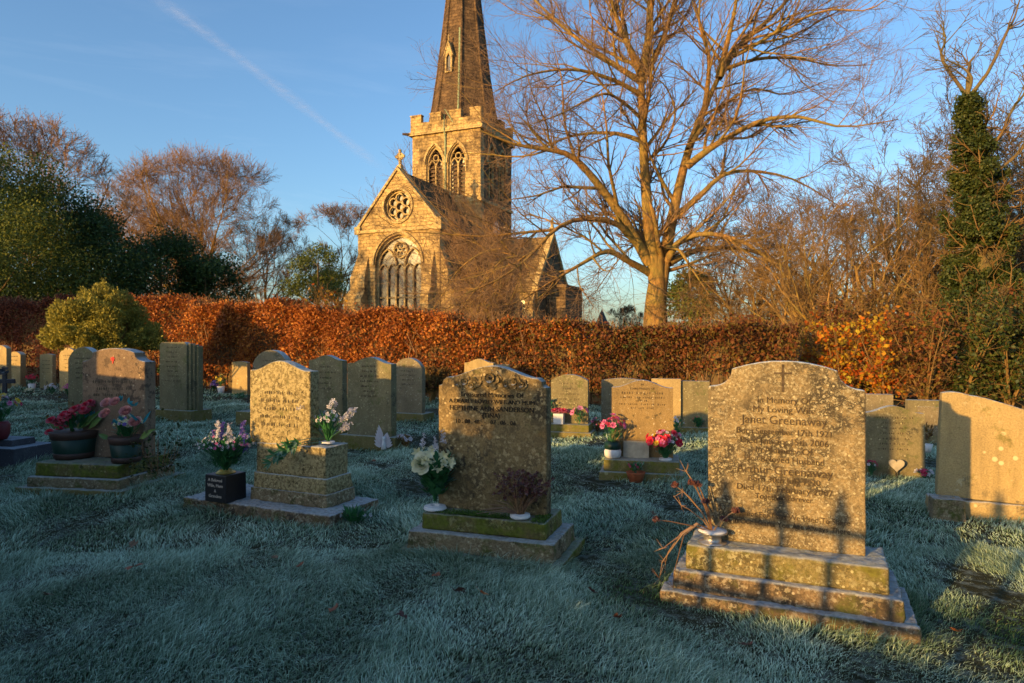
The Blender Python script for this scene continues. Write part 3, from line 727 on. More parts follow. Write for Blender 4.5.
# dried plant at the right of the brown stone
x, y, z = local(pB, .22, .17, .24)
def dried(name, loc, label, n, h, spread, seed, heads=.7, lean=0., sx=1.2, headr=.008, cat='dried flowers', base=(0, 0)):
    rnd = random.Random(seed); o = empty(name, loc, 0, label, cat, FG); s = MB(); hd = MB()
    for i in range(n):
        a = rnd.uniform(-1, 1); e = Vector((a*spread*sx+lean, rnd.uniform(-.5, .5)*spread, h*rnd.uniform(.55, 1.)*(1-.25*abs(a))))
        m = Vector((e.x*.4, e.y*.4, e.z*.55))
        s.tube([(rnd.uniform(-.015, .015), rnd.uniform(-.01, .01), 0.01), tuple(m+Vector((rnd.uniform(-.012, .012),)*3)), tuple(e)], [.0032, .0026, .0014], 4)
        for k in range(3):
            t = rnd.uniform(.5, 1); p = m.lerp(e, t*2-1) if t > .5 else m
            q = p+Vector((rnd.uniform(-.04, .04), rnd.uniform(-.03, .03), rnd.uniform(.01, .05)))
            s.tube([tuple(p), tuple(q)], [.0016, .001], 3)
            if rnd.random() < heads: 
                for u in range(3): hd.bloom(q, rdir(rnd, .5), headr*rnd.uniform(.8, 1.5), 2, 5, .6, rnd)
        if rnd.random() < heads:
            for u in range(3): hd.bloom(e+Vector((rnd.uniform(-.01, .01),)*3), rdir(rnd, .5), headr*1.3, 2, 5, .6, rnd)
    s.build('stalks', M['dried'], o); hd.build('flower_heads', M['driedhead'], o)
    return o
o = dried('dried_flowers', (x, y, .243), 'dead brown flower stalks in a white holder right of the carved rose stone', 46, .30, .14, 3, .9, headr=.009)
b = MB(); b.lathe([(.055, 0), (.06, .008), (.058, .022), (.03, .026), (.03, .012)], (0, 0, 0), 24); b.build('flower_holder', M['white_plastic'], o)
b = MB()
for i in range(12):
    e = Vector((-.12-rnd.random()*.16, -.02-rnd.random()*.05, .03+rnd.random()*.09)); b.tube([(0, 0, .015), tuple(e*.5+Vector((0, 0, .03))), tuple(e)], [.003, .002, .0012], 4)
b.build('fallen_stalks', M['dried'], o)
# moss on the brown stone's plinth
rnd2 = random.Random(14)
b = MB()
for i in range(2600):
    q = rnd2.random()
    if q < .7:
        lx_ = rnd2.gauss(-.04, .12); ly_ = .115+abs(rnd2.gauss(0, .05)); lz_ = .241
        if abs(lx_) > .38 or ly_ > .265: continue
    else: lx_ = .30+rnd2.random()*.08; ly_ = .112+rnd2.random()*.2; lz_ = .243-abs(rnd2.gauss(0, .01))
    X, Y, Z = local(pB, lx_, ly_, lz_)
    b.leaf((X-pB[0], Y-pB[1], Z), (rnd2.uniform(-1, 1), rnd2.uniform(-1, 1), rnd2.uniform(.2, 1.2)), (0, 0, 1), .012, .006)
o = b.build('moss_cushion', M['mossmat']); o.location = (pB[0], pB[1], 0); tag(o, 'bright green moss on the carved rose stone\'s upper plinth', 'moss', kind='stuff')

# tin with dried flowers left on the golden stone's plinth
pA = (*G((648+914)/2, 616), 24)
x, y, z = local(pA, -.335, .185, .25)
o = empty('dried_flowers', (x, y, .252), 0, 'withered seed heads in a wide-rimmed pale tin on the golden stone\'s plinth', 'dried flowers', FG)
b = MB(); b.lathe([(.068, 0), (.07, .004), (.045, .006), (.043, .045), (.073, .052), (.075, .06), (.066, .063), (.03, .05)], (0, 0, 0), 28); b.build('flower_holder', M['tin'], o, True)
b = MB(); b.lathe([(.060, .058), (.072, .0605), (.070, .066), (.04, .068), (.02, .064)], (0, 0, 0), 28); b.build('rim', M['white_paint'], o, True)
s = MB(); hd = MB(); rnd = random.Random(77)
ends = [(-.20, -.03, .30, 1), (-.13, .02, .36, 0), (-.11, -.02, .31, 1), (-.15, .0, .26, 0), (-.05, -.05, .22, 1), (.11, -.03, .17, 1), (.06, 0, .12, 1), (-.17, -.04, .2, 0), (-.30, -.05, .13, 1), (-.08, -.02, .30, 1), (-.26, -.03, -.02, 0), (-.24, 0, -.10, 0), (-.28, -.04, -.17, 0), (-.22, -.08, -.2, 0)]
for (ex, ey, ez, hd_) in ends:
    if ez < 0: pts = [(0, 0, .06), (-.08, ey*.3, .10), (-.16, ey*.6, .05), (ex*.95, ey, ez*.5), (ex, ey, ez)]
    else: pts = [(0, 0, .05), (ex*.3, ey*.3, .05+(ez-.05)*.45), (ex*.75, ey*.7, .05+(ez-.05)*.85), (ex, ey, ez)]
    s.tube(pts, [.0038, .0034, .003, .0022, .0016][:len(pts)], 5)
    if hd_:
        for q in range(26): hd.bloom(Vector((ex, ey, ez))+rdir(rnd, 0)*.012, Vector((rnd.gauss(0, 1), rnd.gauss(0, 1), rnd.gauss(0, 1))), .011, 2, 5, .7, rnd)
    else:
        e = Vector(pts[-1])
        for q in range(5): s.tube([tuple(e), tuple(e+Vector((rnd.uniform(-.05, .03), rnd.uniform(-.03, .03), rnd.uniform(-.05, .06))))], [.002, .001], 4)
s.build('stalks', M['dried'], o); hd.build('flower_heads', M['driedhead'], o)

# flowers round the orange-brown stone
pM = (*G((598+684)/2, 479), 13)
x, y, z = local(pM, .22, .13, .15)
o = bunch('flower_bouquet', (x, y, .160), 'round red and pink bouquet with two yellow blooms at the orange-brown stone\'s right', .27, .19, [('red_flower', 'red', .036, 22, 3, True), ('pink_flowers', 'magenta', .02, 26, 2, False), ('yellow_flower', 'yellow', .03, 3, 3, True), ('white_flowers', 'whitepetal', .012, 20, 2, False)], 60, 'stem', .05, .02, 41, 'bouquet')
b = MB(); b.lathe([(.055, 0), (.06, .006), (.055, .02), (.03, .022)], (0, 0, 0), 20); b.build('flower_holder', M['white_plastic'], o)
x, y, z = local(pM, -.27, .14, .16)
o = bunch('flower_bouquet', (x, y, .163), 'magenta flowers in a dark-banded white bowl at the orange-brown stone\'s left', .30, .13, [('magenta_flower', 'magenta', .026, 9, 3, True), ('crimson_flowers', 'crimson', .02, 10, 3, False)], 70, 'stem', .05, .02, 43, 'bouquet', z0=.1)
b = MB(); b.lathe([(.06, 0), (.078, .02), (.082, .06), (.07, .085), (.05, .085)], (0, 0, 0), 24); b.build('bowl', M['white_plastic'], o, True)
b = MB(); b.lathe([(.072, .083), (.08, .09), (.076, .15), (.05, .16), (.03, .12)], (0, 0, 0), 24); b.build('pot', M['greenpot'], o, True)
x, y, z = local(pM, -.055, .20, .16)
o = empty('plaque', (x, y, .161), -R(13), 'cream open-book plaque leaning on the orange-brown stone', 'plaque')
b = MB(); b.add([(-.12, 0, 0), (0, -.02, 0), (0, .015, .155), (-.12, .035, .15), (.12, 0, 0), (.12, .035, .15), (-.12, .02, 0), (0, .0, 0), (0, .035, .155), (-.12, .055, .15), (.12, .02, 0), (.12, .055, .15)],
    [(0, 1, 2, 3), (1, 4, 5, 2), (9, 8, 7, 6), (8, 11, 10, 7), (3, 2, 8, 9), (2, 5, 11, 8), (0, 3, 9, 6), (4, 10, 11, 5), (1, 0, 6, 7), (4, 1, 7, 10)])
b.build('tablet', M['creamstone'], o)
x, y, z = local(pM, -.06, .03, .0)
o = bunch('potted_flowers', (x, y-.06, .0), 'low terracotta bowl of frosted purple-brown plants in front of the orange-brown stone', .10, .09, [('small_flowers', 'crimson', .01, 8, 2, False)], 80, 'stem', .04, .014, 47, 'potted flowers', z0=.06)
b = MB(); b.lathe([(.06, -.02), (.085, .06), (.09, .07), (.08, .07), (.05, .05)], (0, 0, 0), 24); b.build('pot', M['terracotta'], o, True)

# flowers at the olive arched stone
pL = (*G((541+592)/2, 437), 16)
x, y, z = local(pL, -.12, .10, .16)
o = empty('square_vase', (x, y, .157), -R(16), 'square white vase of crimson roses before the olive arched stone', 'vase', FG)
b = MB(); b.box(-.065, .065, -.06, .06, 0, .14, -.004, -.004); b.build('vase', M['white_plastic'], o, bevel=.005)
for (x_, y_) in ((-.06, -.03), (-.02, .0), (.03, -.02), (.07, -.03), (.09, .01), (-.04, .03), (.05, .03)):
    q = MB(); q.bloom((x_, y_, .16+rnd.uniform(0, .02)), (x_*2, -.6, 1), .042, 4, 6, .7, rnd); q.build('rose', M['crimson'], o)
x, y, z = local(pL, .15, .10, .16)
bunch('flower_bouquet', (x, y, .157), 'pink daisies with dark centres right of the square white vase', .24, .13, [('pink_flower', 'magenta', .04, 5, 2, True)], 60, 'stem', .05, .02, 51, 'bouquet')
x, y, z = local(pL, -.25, .10, .16)
bunch('flower_bouquet', (x, y, .157), 'tall teal-green leafy stems behind the square white vase', .42, .08, [], 60, 'stem', .06, .03, 52, 'foliage')
x, y = G(600, 437); bunch('heather_plant', (x, y+.3, 0), 'dull mauve frosted heather between the olive and orange-brown stones', .22, .22, [('small_flowers', 'magenta', .01, 30, 2, False)], 160, 'brownleaf', .04, .012, 53, 'plant')
x, y = G(696, 431); bunch('flower_bouquet', (x, y-.1, 0.05), 'red-tipped green plant at the foot of the plain olive slab', .17, .10, [('red_flowers', 'red', .012, 6, 2, False)], 90, 'stem', .05, .025, 55, 'flowers')
x, y = G(677, 436); bunch('flower_bouquet', (x, y, 0.0), 'small white flowers between the two rear slabs', .26, .10, [('white_flowers', 'whitepetal', .016, 10, 3, False)], 70, 'stem', .05, .02, 56, 'flowers')

# heart plaque, red wreath
pQ = (*G((866+922)/2, 474), 12)
x, y, z = local(pQ, .0, -.07, 0)
hp = []
for i in range(32):
    t = 2*PI*i/32; hp.append((.0042*16*math.sin(t)**3, .10+.0042*(13*math.cos(t)-5*math.cos(2*t)-2*math.cos(3*t)-math.cos(4*t))))
o = empty('plaque', (x, y, 0), -R(12), 'pale heart-shaped plaque at the foot of the low wave-topped stone', 'plaque')
b = MB(); b.prism(hp[::-1], -.012, .012); b.build('heart', M['creamstone'], o, bevel=.003)
b = MB(); b.tube([(0, .005, -.03), (0, .005, .06)], .008, 6); b.build('stake', M['iron'], o)
x, y, z = local(pQ, -.22, -.08, 0)
bunch('flower_bouquet', (x, y, 0), 'small dark red wreath at the left foot of the low wave-topped stone', .14, .06, [('red_flowers', 'crimson', .016, 10, 3, False), ('white_flowers', 'whitepetal', .012, 5, 2, False)], 40, 'stem', .04, .016, 61, 'flowers')
x, y = G(925, 478); bunch('flower_bouquet', (x, y, 0), 'pink and white flowers lying on the grass left of the sweeping stone', .07, .10, [('pink_flowers', 'crimson', .022, 8, 3, False), ('white_flowers', 'whitepetal', .02, 8, 3, False)], 20, 'stem', .03, .012, 62, 'flowers')
x, y = G(927, 452); o = bunch('flower_bouquet', (x, y, 0), 'dark twiggy posy in a white pot before the pale panelled stone', .30, .09, [], 90, 'brownleaf', .05, .02, 63, 'flowers', z0=.08)
b = MB(); b.lathe([(.04, 0), (.06, .09), (.05, .09)], (0, 0, 0), 16); b.build('pot', M['white_plastic'], o, True)

# white winged ornament with flowers
x, y = G(384, 449)
o = empty('angel_ornament', (x, y, 0), -.2, 'white angel-wing ornament standing in the grass before the joined pair', 'ornament')
b = MB()
for sgn in (-1, 1):
    for i in range(7): b.leaf((.01*sgn, 0, .03+.012*i), (sgn*(1-.08*i), 0, .25+.22*i), (0, -1, 0), .12+.012*i if sgn < 0 else .10, .05)
b.build('wings', M['whitepetal'], o)
b = MB(); b.lathe([(.001, .0), (.032, .0), (.022, .07), (.012, .10), (.02, .115), (.022, .13), (.012, .148), (.001, .15)], (0, -.01, 0), 14); b.build('body', M['white_paint'], o, True)
x, y = G(405, 449); bunch('flower_bouquet', (x, y+.05, 0), 'frosted white posy right of the angel-wing ornament', .17, .11, [('white_flowers', 'whitepetal', .02, 16, 3, False)], 70, 'brownleaf', .05, .02, 66, 'flowers')
x, y = G(350, 530); bunch('flower_bouquet', (x-.0, y+.15, 0), 'frost-covered dark posy on the grass right of the mottled stone\'s slab', .10, .13, [('pale_flowers', 'whitepetal', .012, 10, 2, False)], 120, 'stem', .06, .018, 67, 'flowers')

# far left flowers and ornaments
def far_bunch(px, py, label, mat, h, r, n=16, s=1, pot=None, name='flower_bouquet', br=.035):
    x, y = G(px, py)
    o = bunch(name, (x, y, 0 if not pot else .18), label, h, r, [('flowers', mat, br, n, 2, False)], 50, 'stem', .07, .03, s, 'flowers')
    if pot: b = MB(); b.lathe([(.06, -.2), (.085, .0), (.07, .0)], (0, 0, 0), 16); b.build('pot', M[pot], o, True)
    return o
far_bunch(32, 391, 'scarlet flowers in a pale pot before the left sunlit stones', 'red', .22, .20, 22, 71, 'white_plastic')
far_bunch(29, 393, 'low cream posy below the scarlet flowers', 'cream', .10, .18, 14, 72)
far_bunch(52, 394, 'mauve and white posy before the oval-topped stone', 'whitepetal', .22, .22, 18, 73)
far_bunch(68, 396, 'pink posy right of the mauve one', 'magenta', .26, .12, 12, 74)
far_bunch(221, 394, 'yellow and violet flowers in a bright pot before the hedge', 'yellow', .26, .14, 12, 75, 'white_plastic')
far_bunch(214, 392, 'violet flowers left of the yellow ones before the hedge', 'purple', .28, .12, 14, 76)
far_bunch(242, 399, 'low green plant in front of the small orange headstone', 'stem', .12, .25, 8, 77)
x, y = G(210, 388)
o = empty('angel_statue', (x, y, 0), 0, 'small blue-white statue with spread wings beside the square-topped stone', 'statue')
b = MB(); b.lathe([(.001, 0), (.16, 0), (.12, .12), (.07, .25), (.05, .38), (.09, .42), (.07, .46), (.03, .48), (.06, .52), (.06, .57), (.001, .60)], (0, 0, 0), 16); b.build('body', M['white_paint'], o, True)
b = MB()
for sgn in (-1, 1):
    for i in range(5): b.leaf((0, .06, .3+.02*i), (sgn, .1, .1+.3*i), (0, -1, 0), .24, .08)
b.build('wings', M['white_paint'], o)
x, y = G(4, 401)
o = empty('cross_ornament', (x, y, 0), .2, 'dark frosted cross ornament cut by the left edge of the photo', 'cross')
b = MB(); b.box(-.04, .04, 0, .06, 0, .62); b.box(-.19, .19, .005, .055, .36, .45); b.box(-.1, .1, -.04, .1, -.05, .06); b.build('cross', M['darkgranite'], o, bevel=.01)
b = MB(); b.bloom((0, 0, .62), (0, -1, .3), .09, 3, 6, .8, rnd); b.build('wreath', M['darkgranite'], o)
# pot at the left edge
p = PZ(-3, 440, .22)
o = bunch('potted_flowers', (p.x+.0, p.y+.05, .222), 'dark red pot of yellow and pink flowers at the left edge of the photo', .30, .20, [('yellow_flower', 'yellow', .035, 6, 3, True), ('pink_flower', 'magenta', .022, 6, 3, True), ('red_flower', 'crimson', .022, 4, 3, True), ('small_flowers', 'whitepetal', .01, 26, 2, False)], 100, 'stem', .06, .018, 81, 'potted flowers', z0=.16)
b = MB(); b.lathe([(.06, 0), (.085, .06), (.09, .15), (.07, .19), (.06, .19)], (0, 0, 0), 24); b.build('pot', M['redpot'], o, True)
x, y = G(68, 430); o = ivy_patch('withered_shrub', (x, y, 0), 'low withered brown shrublet between the sunlit stones and the tubs', .35, .3, .32, 200, 'brownleaf', .05, 22)

# fallen leaves on the frosted grass
def fallen_leaf(px, py, s, seed, label, col=None):
    rnd = random.Random(seed); x, y = G(px, py); b = MB()
    n = 5
    for i in range(n):
        a = (i-(n-1)/2)*.62; L = s*(1-.12*abs(i-2)); b.leaf((0, 0, 0), (math.cos(a), math.sin(a), rnd.uniform(.05, .5)), (0, 0, 1), L*.62, L*.36, rnd.uniform(-.6, .8))
    b.leaf((0, 0, 0), (-1, 0, .15), (0, 0, 1), s*.4, .003)
    o = b.build('fallen_leaf', col or M['fallen']); o.location = (x, y, float(gz(x, y))+.045); o.rotation_euler = (rnd.uniform(-.6, .6), rnd.uniform(-.6, .6), rnd.uniform(0, 6))
    tag(o, label, 'leaf', 'fallen leaves on the frosted grass')
lf = {}
for i, c in enumerate([(.60, .19, .05), (.11, .05, .04), (.28, .10, .05), (.20, .12, .07)]): lf[i] = plain('leaf_colour_%s' % ['orange', 'plum', 'red', 'brown'][i], c, .7, .3, 30)
for i, (px, py, s, c, lb) in enumerate([
    (480, 606, .075, 0, 'bright orange fallen leaf, the most vivid one on the foreground grass'),
    (455, 603, .085, 1, 'dark plum crumpled leaf just left of the vivid orange one'),
    (134, 574, .09, 2, 'reddish fallen leaf lying lengthwise on the grass at the lower left'),
    (131, 549, .07, 3, 'brown fallen leaf above the reddish one at the lower left'),
    (335, 622, .06, 2, 'small red leaf on the grass below the space between the mottled and rose stones'),
    (301, 573, .05, 2, 'pale red leaf on the grass below the mottled stone\'s slab'),
    (404, 628, .06, 1, 'dark leaf low in the foreground, left of the photo\'s middle'),
    (435, 586, .05, 2, 'dull red leaf just in front of the rose stone\'s base'),
    (615, 627, .055, 1, 'plum leaf on the grass left of the golden stone\'s base'),
    (745, 650, .07, 1, 'dark leaf on the grass below the golden stone\'s base slab'),
    (590, 601, .06, 1, 'crumpled dark leaf between the rose stone and golden stone'),
    (275, 563, .045, 3, 'tiny brown leaf below the front corner of the mottled stone\'s slab'),
    (49, 602, .06, 3, 'brown leaf near the lower left corner'),
    (655, 516, .06, 3, 'brown leaf on the grass behind the dried flower tin'),
    (958, 630, .05, 0, 'small orange leaf on the thin grass at the lower right'),
    (373, 463, .06, 2, 'dark red leaf on the grass near the angel-wing ornament')]):
    fallen_leaf(px, py, s*1.25, i+100, lb, lf[c])

# ================================================================== FOLIAGE CLOUDS
def leaf_quads(P, L, W, rng, up=0., nrm=None):
    """P (N,3) -> small folded leaves (two triangles each), random facing"""
    N = len(P)
    d = rng.normal(size=(N, 3)); d[:, 2] += up
    if nrm is not None: d += nrm
    d /= np.linalg.norm(d, axis=1, keepdims=True)
    s = np.cross(d, rng.normal(size=(N, 3))); s /= np.linalg.norm(s, axis=1, keepdims=True)
    n = np.cross(d, s)
    L = L*rng.uniform(.6, 1.3, (N, 1)); W = W*rng.uniform(.6, 1.3, (N, 1))
    a = P; b = P+d*L; c = P+d*L*.5+s*W*.5+n*W*.15; e = P+d*L*.5-s*W*.5+n*W*.15
    V = np.stack([a, c, b, e], 1).reshape(-1, 3)
    i = np.arange(N)*4
    Fc = np.concatenate([np.stack([i, i+1, i+2], 1), np.stack([i, i+2, i+3], 1)])
    return V, Fc

def clump_points(rng, centres, radii, n, squash=.75, shell=.0):
    k = len(centres); w = radii**2; w = w/w.sum()
    idx = rng.choice(k, n, p=w)
    d = rng.normal(size=(n, 3)); d /= np.linalg.norm(d, axis=1, keepdims=True)
    r = (shell+(1-shell)*rng.random(n)**.45)[:, None]*radii[idx][:, None]
    o = d*r; o[:, 2] *= squash
    return centres[idx]+o

# ------------------------------------------------------------------ branching
def grow(P, Rd, count, t0, t1, ang, L, K, rng, tropism=.1, wiggle=.12, r0=.55, rtip=.25, radial=None, minr=.0015):
    N = len(P); kk = P.shape[1]
    par = np.repeat(np.arange(N), count); M_ = len(par)
    t = rng.uniform(t0, t1, M_)*(kk-1); i = np.minimum(t.astype(int), kk-2); f = (t-i)[:, None]
    base = P[par, i]*(1-f)+P[par, i+1]*f
    pr = Rd[par, i]*(1-f[:, 0])+Rd[par, i+1]*f[:, 0]
    td = P[par, i+1]-P[par, i]; td /= np.linalg.norm(td, axis=1, keepdims=True)+1e-9
    q = rng.normal(size=(M_, 3)); q -= (q*td).sum(1, keepdims=True)*td; q /= np.linalg.norm(q, axis=1, keepdims=True)
    a = np.radians(ang)*rng.uniform(.65, 1.3, (M_, 1))
    d = td*np.cos(a)+q*np.sin(a)
    tt = (t/(kk-1))
    ln = (L(tt) if callable(L) else L*(1-.45*tt))*rng.uniform(.6, 1.25, M_)
    if radial is not None: ln = ln*radial(base)
    pts = [base]; cur = d; step = (ln/(K-1))[:, None]
    for j in range(K-1):
        cur = cur+rng.normal(size=(M_, 3))*wiggle+np.array([0, 0, tropism]); cur /= np.linalg.norm(cur, axis=1, keepdims=True)
        pts.append(pts[-1]+cur*step)
    Pn = np.stack(pts, 1)
    rs = np.maximum(pr*r0, minr*1.2); s = np.linspace(1, rtip, K)[None, :]
    Rn = np.maximum(np.minimum(rs, ln*.03+.002)[:, None]*s, minr)
    return Pn, Rn
def resample(pts, rads, K):
    pts = np.array(pts, float); rads = np.array(rads, float)
    # smooth with Catmull-Rom
    n = len(pts); out = []; ro = []
    for u in np.linspace(0, n-1-1e-6, K):
        i = int(u); f = u-i
        p0 = pts[max(0, i-1)]; p1 = pts[i]; p2 = pts[i+1]; p3 = pts[min(n-1, i+2)]
        out.append(.5*((2*p1)+(-p0+p2)*f+(2*p0-5*p1+4*p2-p3)*f*f+(-p0+3*p1-3*p2+p3)*f**3)); ro.append(rads[i]*(1-f)+rads[i+1]*f)
    return np.array(out), np.array(ro)
def tube_obj(name, sets, mat, parent, smooth=True):
    Vs = []; Fs = []; base = 0
    for P, Rd, n in sets:
        V, Fc = tubes(P, Rd, n); Vs.append(V); Fs.append(Fc+base); base += len(V)
    return link(name, fast_mesh(name, np.concatenate(Vs), np.concatenate(Fs)), mat, parent, smooth)

def bare_tree(x, y, h, w, label, seed, cat='tree', group=None, trunk_r=None, mt='barkdark', tw='twigdark', nl=14, dens=(9, 7, 5), base_t=.22, ang=48, minr=.006, name='bare_tree', up=.10, lean=(0, 0), multi=1, fine=True, tropf=.06):
    rng = np.random.default_rng(seed)
    o = empty(name, (x, y, -.1), 0, label, cat, group)
    tr = trunk_r or h*.02
    TP = []; TR = []
    for m in range(multi):
        K = 10; a = rng.uniform(0, 2*PI); sp = 0 if multi == 1 else w*.22
        ctl = [(0, 0, 0)]
        for j in range(1, 5):
            t = j/4; ctl.append((math.cos(a)*sp*t+lean[0]*t+rng.normal()*h*.015, math.sin(a)*sp*t+lean[1]*t+rng.normal()*h*.015, h*(.78 if multi == 1 else rng.uniform(.6, .85))*t))
        p, r = resample(ctl, [tr*(1 if multi == 1 else .6), tr*.8*(1 if multi == 1 else .7), tr*.45, tr*.2, tr*.03], K)
        TP.append(p); TR.append(r)
    P0 = np.array(TP); R0 = np.array(TR)
    R0[:, 0] *= 1.35
    half = w/2
    shape = lambda t: half*1.05*np.sqrt(np.clip(1-((t-.42)/.75)**2, .08, 1))
    P1, R1 = grow(P0, R0, nl, base_t, .98, ang, shape, 8, rng, up, .10, .6, .2, minr=minr)
    ez = h*.54; cen = np.array([0, 0, ez])
    def dome(P):
        q = (P-cen)/np.array([half, half, h*.47]); r = np.linalg.norm(q, axis=2, keepdims=True)+1e-6
        return np.where(r > .82, (P-cen)*((.82+(r-.82)*.35)/r)+cen, P)
    if multi == 1: P1 = dome(P1)
    P2, R2 = grow(P1, R1, dens[0], .15, .98, 42, half*.42, 6, rng, tropf+.04, .14, .6, .3, minr=minr)
    if multi == 1: P2 = dome(P2)
    P3, R3 = grow(P2, R2, dens[1], .15, 1, 40, half*.2, 5, rng, tropf, .16, .6, .4, minr=minr)
    sets = [(P0, R0, 10), (P1, R1, 6)]
    tube_obj('trunk', sets, M[mt], o)
    tws = [(P2, R2, 4), (P3, R3, 3)]
    if fine:
        P4, R4 = grow(P3, R3, dens[2], .2, 1, 38, half*.1, 3, rng, tropf, .15, .7, .5, minr=minr*.8)
        tws.append((P4, R4, 3))
    tube_obj('crown', tws, M[tw], o)
    return o

def leafy_tree(x, y, h, w, label, seed, mat='evergreen', cat='tree', group=None, n=26000, leaf=.16, name='evergreen_tree', base=.1, nc=60, squash=.8, trunk=True, cone=0.):
    rng = np.random.default_rng(seed)
    o = empty(name, (x, y, -.1), 0, label, cat, group)
    c = []
    for i in range(nc):
        t = rng.uniform(base, .97); a = rng.uniform(0, 2*PI)
        prof = (math.sqrt(max(.05, 1-((t-.42)/.6)**2)) if cone == 0 else (1-t)**cone+.05)
        rr = w/2*prof*rng.uniform(.45, .92)
        c.append((math.cos(a)*rr, math.sin(a)*rr, h*t))
    c = np.array(c); rad = rng.uniform(.10, .2, nc)*w*(1 if cone == 0 else .7)
    P = clump_points(rng, c, rad, n, squash)
    P = P[P[:, 2] > h*base*.3]
    V, Fc = leaf_quads(P, leaf, leaf*.6, rng, .25)
    link('crown', fast_mesh('crown', V, Fc), M[mat], o)
    P0 = np.array([[(0, 0, 0), (w*.01, 0, h*.3), (0, w*.01, h*.6), (0, 0, h*.9)]], float); R0 = np.array([[h*.03, h*.022, h*.014, h*.004]])
    P1, R1 = grow(P0, R0, 16, .1, .95, 55, w*.38, 5, rng, .08, .1, .5, .2, minr=.01)
    tube_obj('trunk', [(P0, R0, 8), (P1, R1, 5)], M['barkdark'], o)
    return o

# ------------------------------------------------------------------ the copper beech hedge
HA = np.array([-27., 25.6]); HB = np.array([5.2, 12.4])
HU = (HB-HA)/np.linalg.norm(HB-HA); HN = np.array([-HU[1], HU[0]])
hlen = float(np.linalg.norm(HB-HA))
def hedge_h(x):
    return np.interp(x, [-30, -14.5, -9, -3.5, -1, 1.8, 3.6, 5.5], [2.45, 2.36, 2.28, 1.93, 1.72, 1.50, 1.50, 1.45])
hedge = empty('beech_hedge', (HA[0], HA[1], 0), 0, 'long clipped copper beech hedge, glowing orange where the sun strikes it', 'hedge')
def hedge_leaves(n, s0, s1, th, rng, mat, L):
    s = rng.uniform(s0, s1, n); X = HA[0]+HU[0]*s
    hh = hedge_h(X)*(1+.035*np.sin(s*1.7)+.03*np.sin(s*4.1+1)+.02*np.sin(s*9.3))+np.abs(rng.normal(0, .05, n))*(rng.random(n) < .25)
    face = rng.random(n)
    y = np.where(face < .72, -th/2+np.abs(rng.normal(0, .09, n)), rng.uniform(-th/2, th/2, n))
    z = np.where(face < .72, rng.random(n)**.85*hh, hh-np.abs(rng.normal(0, .07, n)))
    y += .12*np.sin(s*2.3+z*2.2)+.08*np.sin(s*5.1-z*3.7)
    thin = .5+.5*np.sin(s*3.3+1.7*np.sin(z*4))*np.sin(z*5.3+s)
    keep = rng.random(n) < np.clip(.42+z/hh*.85-(.58+.2*np.clip(X/4+1,0,1))*thin, 0.06, 1)
    fade = np.clip((s-(sc_split-1.5))/5., 0, 1)+.12*np.sin(s*2.9+z*3); keep &= (rng.random(n) < (1-fade if L < .078 else fade)); shade_mix = np.clip((-8.2-X+.5*np.sin(s*3.7+z*2))/2.5, 0, 1)
    if mat is not None: keep &= (rng.random(n) < shade_mix) if mat == 'crimson' else (rng.random(n) > shade_mix)
    s = s[keep]; y = y[keep]; z = z[keep]
    P = np.stack([HU[0]*s+HN[0]*y, HU[1]*s+HN[1]*y, z], 1)
    V, Fc = leaf_quads(P, L, L*.6, rng, .1)
    return V, Fc
rng = np.random.default_rng(5)
sc_split = hlen*.80
V1, F1 = hedge_leaves(110000, hlen*.45, sc_split+3.5, 1.2, rng, 'copper', .075)
link('leaves', fast_mesh('leaves', V1, F1), M['beechleaf'], hedge)
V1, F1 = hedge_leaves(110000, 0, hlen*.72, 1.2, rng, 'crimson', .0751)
link('shade_tinted_leaves', fast_mesh('leaves', V1, F1), M['beechshade'], hedge)  # left end of the hedge, its shade painted as darker leaves
V1, F1 = hedge_leaves(42000, sc_split-1.5, hlen, 1.2, rng, None, .08)
link('russet_leaves', fast_mesh('leaves', V1, F1), M['beechdark'], hedge)
# stems inside the hedge
n = 1500; s = rng.uniform(0, hlen, n); yy = rng.uniform(-.35, .35, n)
P0 = np.zeros((n, 5, 3)); hh = hedge_h(HA[0]+HU[0]*s)
for j in range(5):
    q = j/4; P0[:, j, 0] = HU[0]*(s+rng.normal(0, .06, n)*q*2)+HN[0]*(yy*(1+.4*q)); P0[:, j, 1] = HU[1]*(s+rng.normal(0, .06, n)*q*2)+HN[1]*(yy*(1+.4*q)); P0[:, j, 2] = hh*q*1.0
R0 = np.linspace(1, .25, 5)[None, :]*rng.uniform(.012, .022, n)[:, None]
P1, R1 = grow(P0, R0, 9, .15, 1, 45, .5, 4, rng, .2, .15, .6, .4, minr=.004)
tube_obj('stems', [(P0, R0, 4), (P1, R1, 3)], M['twigred'], hedge)
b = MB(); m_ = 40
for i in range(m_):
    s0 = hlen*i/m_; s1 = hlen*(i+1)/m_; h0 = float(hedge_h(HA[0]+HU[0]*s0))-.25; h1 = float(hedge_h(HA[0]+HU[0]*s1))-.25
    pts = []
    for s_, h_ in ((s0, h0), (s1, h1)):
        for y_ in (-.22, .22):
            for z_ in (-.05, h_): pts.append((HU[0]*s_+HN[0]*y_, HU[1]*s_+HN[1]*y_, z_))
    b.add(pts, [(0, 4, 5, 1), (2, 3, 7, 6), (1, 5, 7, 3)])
b.build('dense_heart', M['twigdark'], hedge)

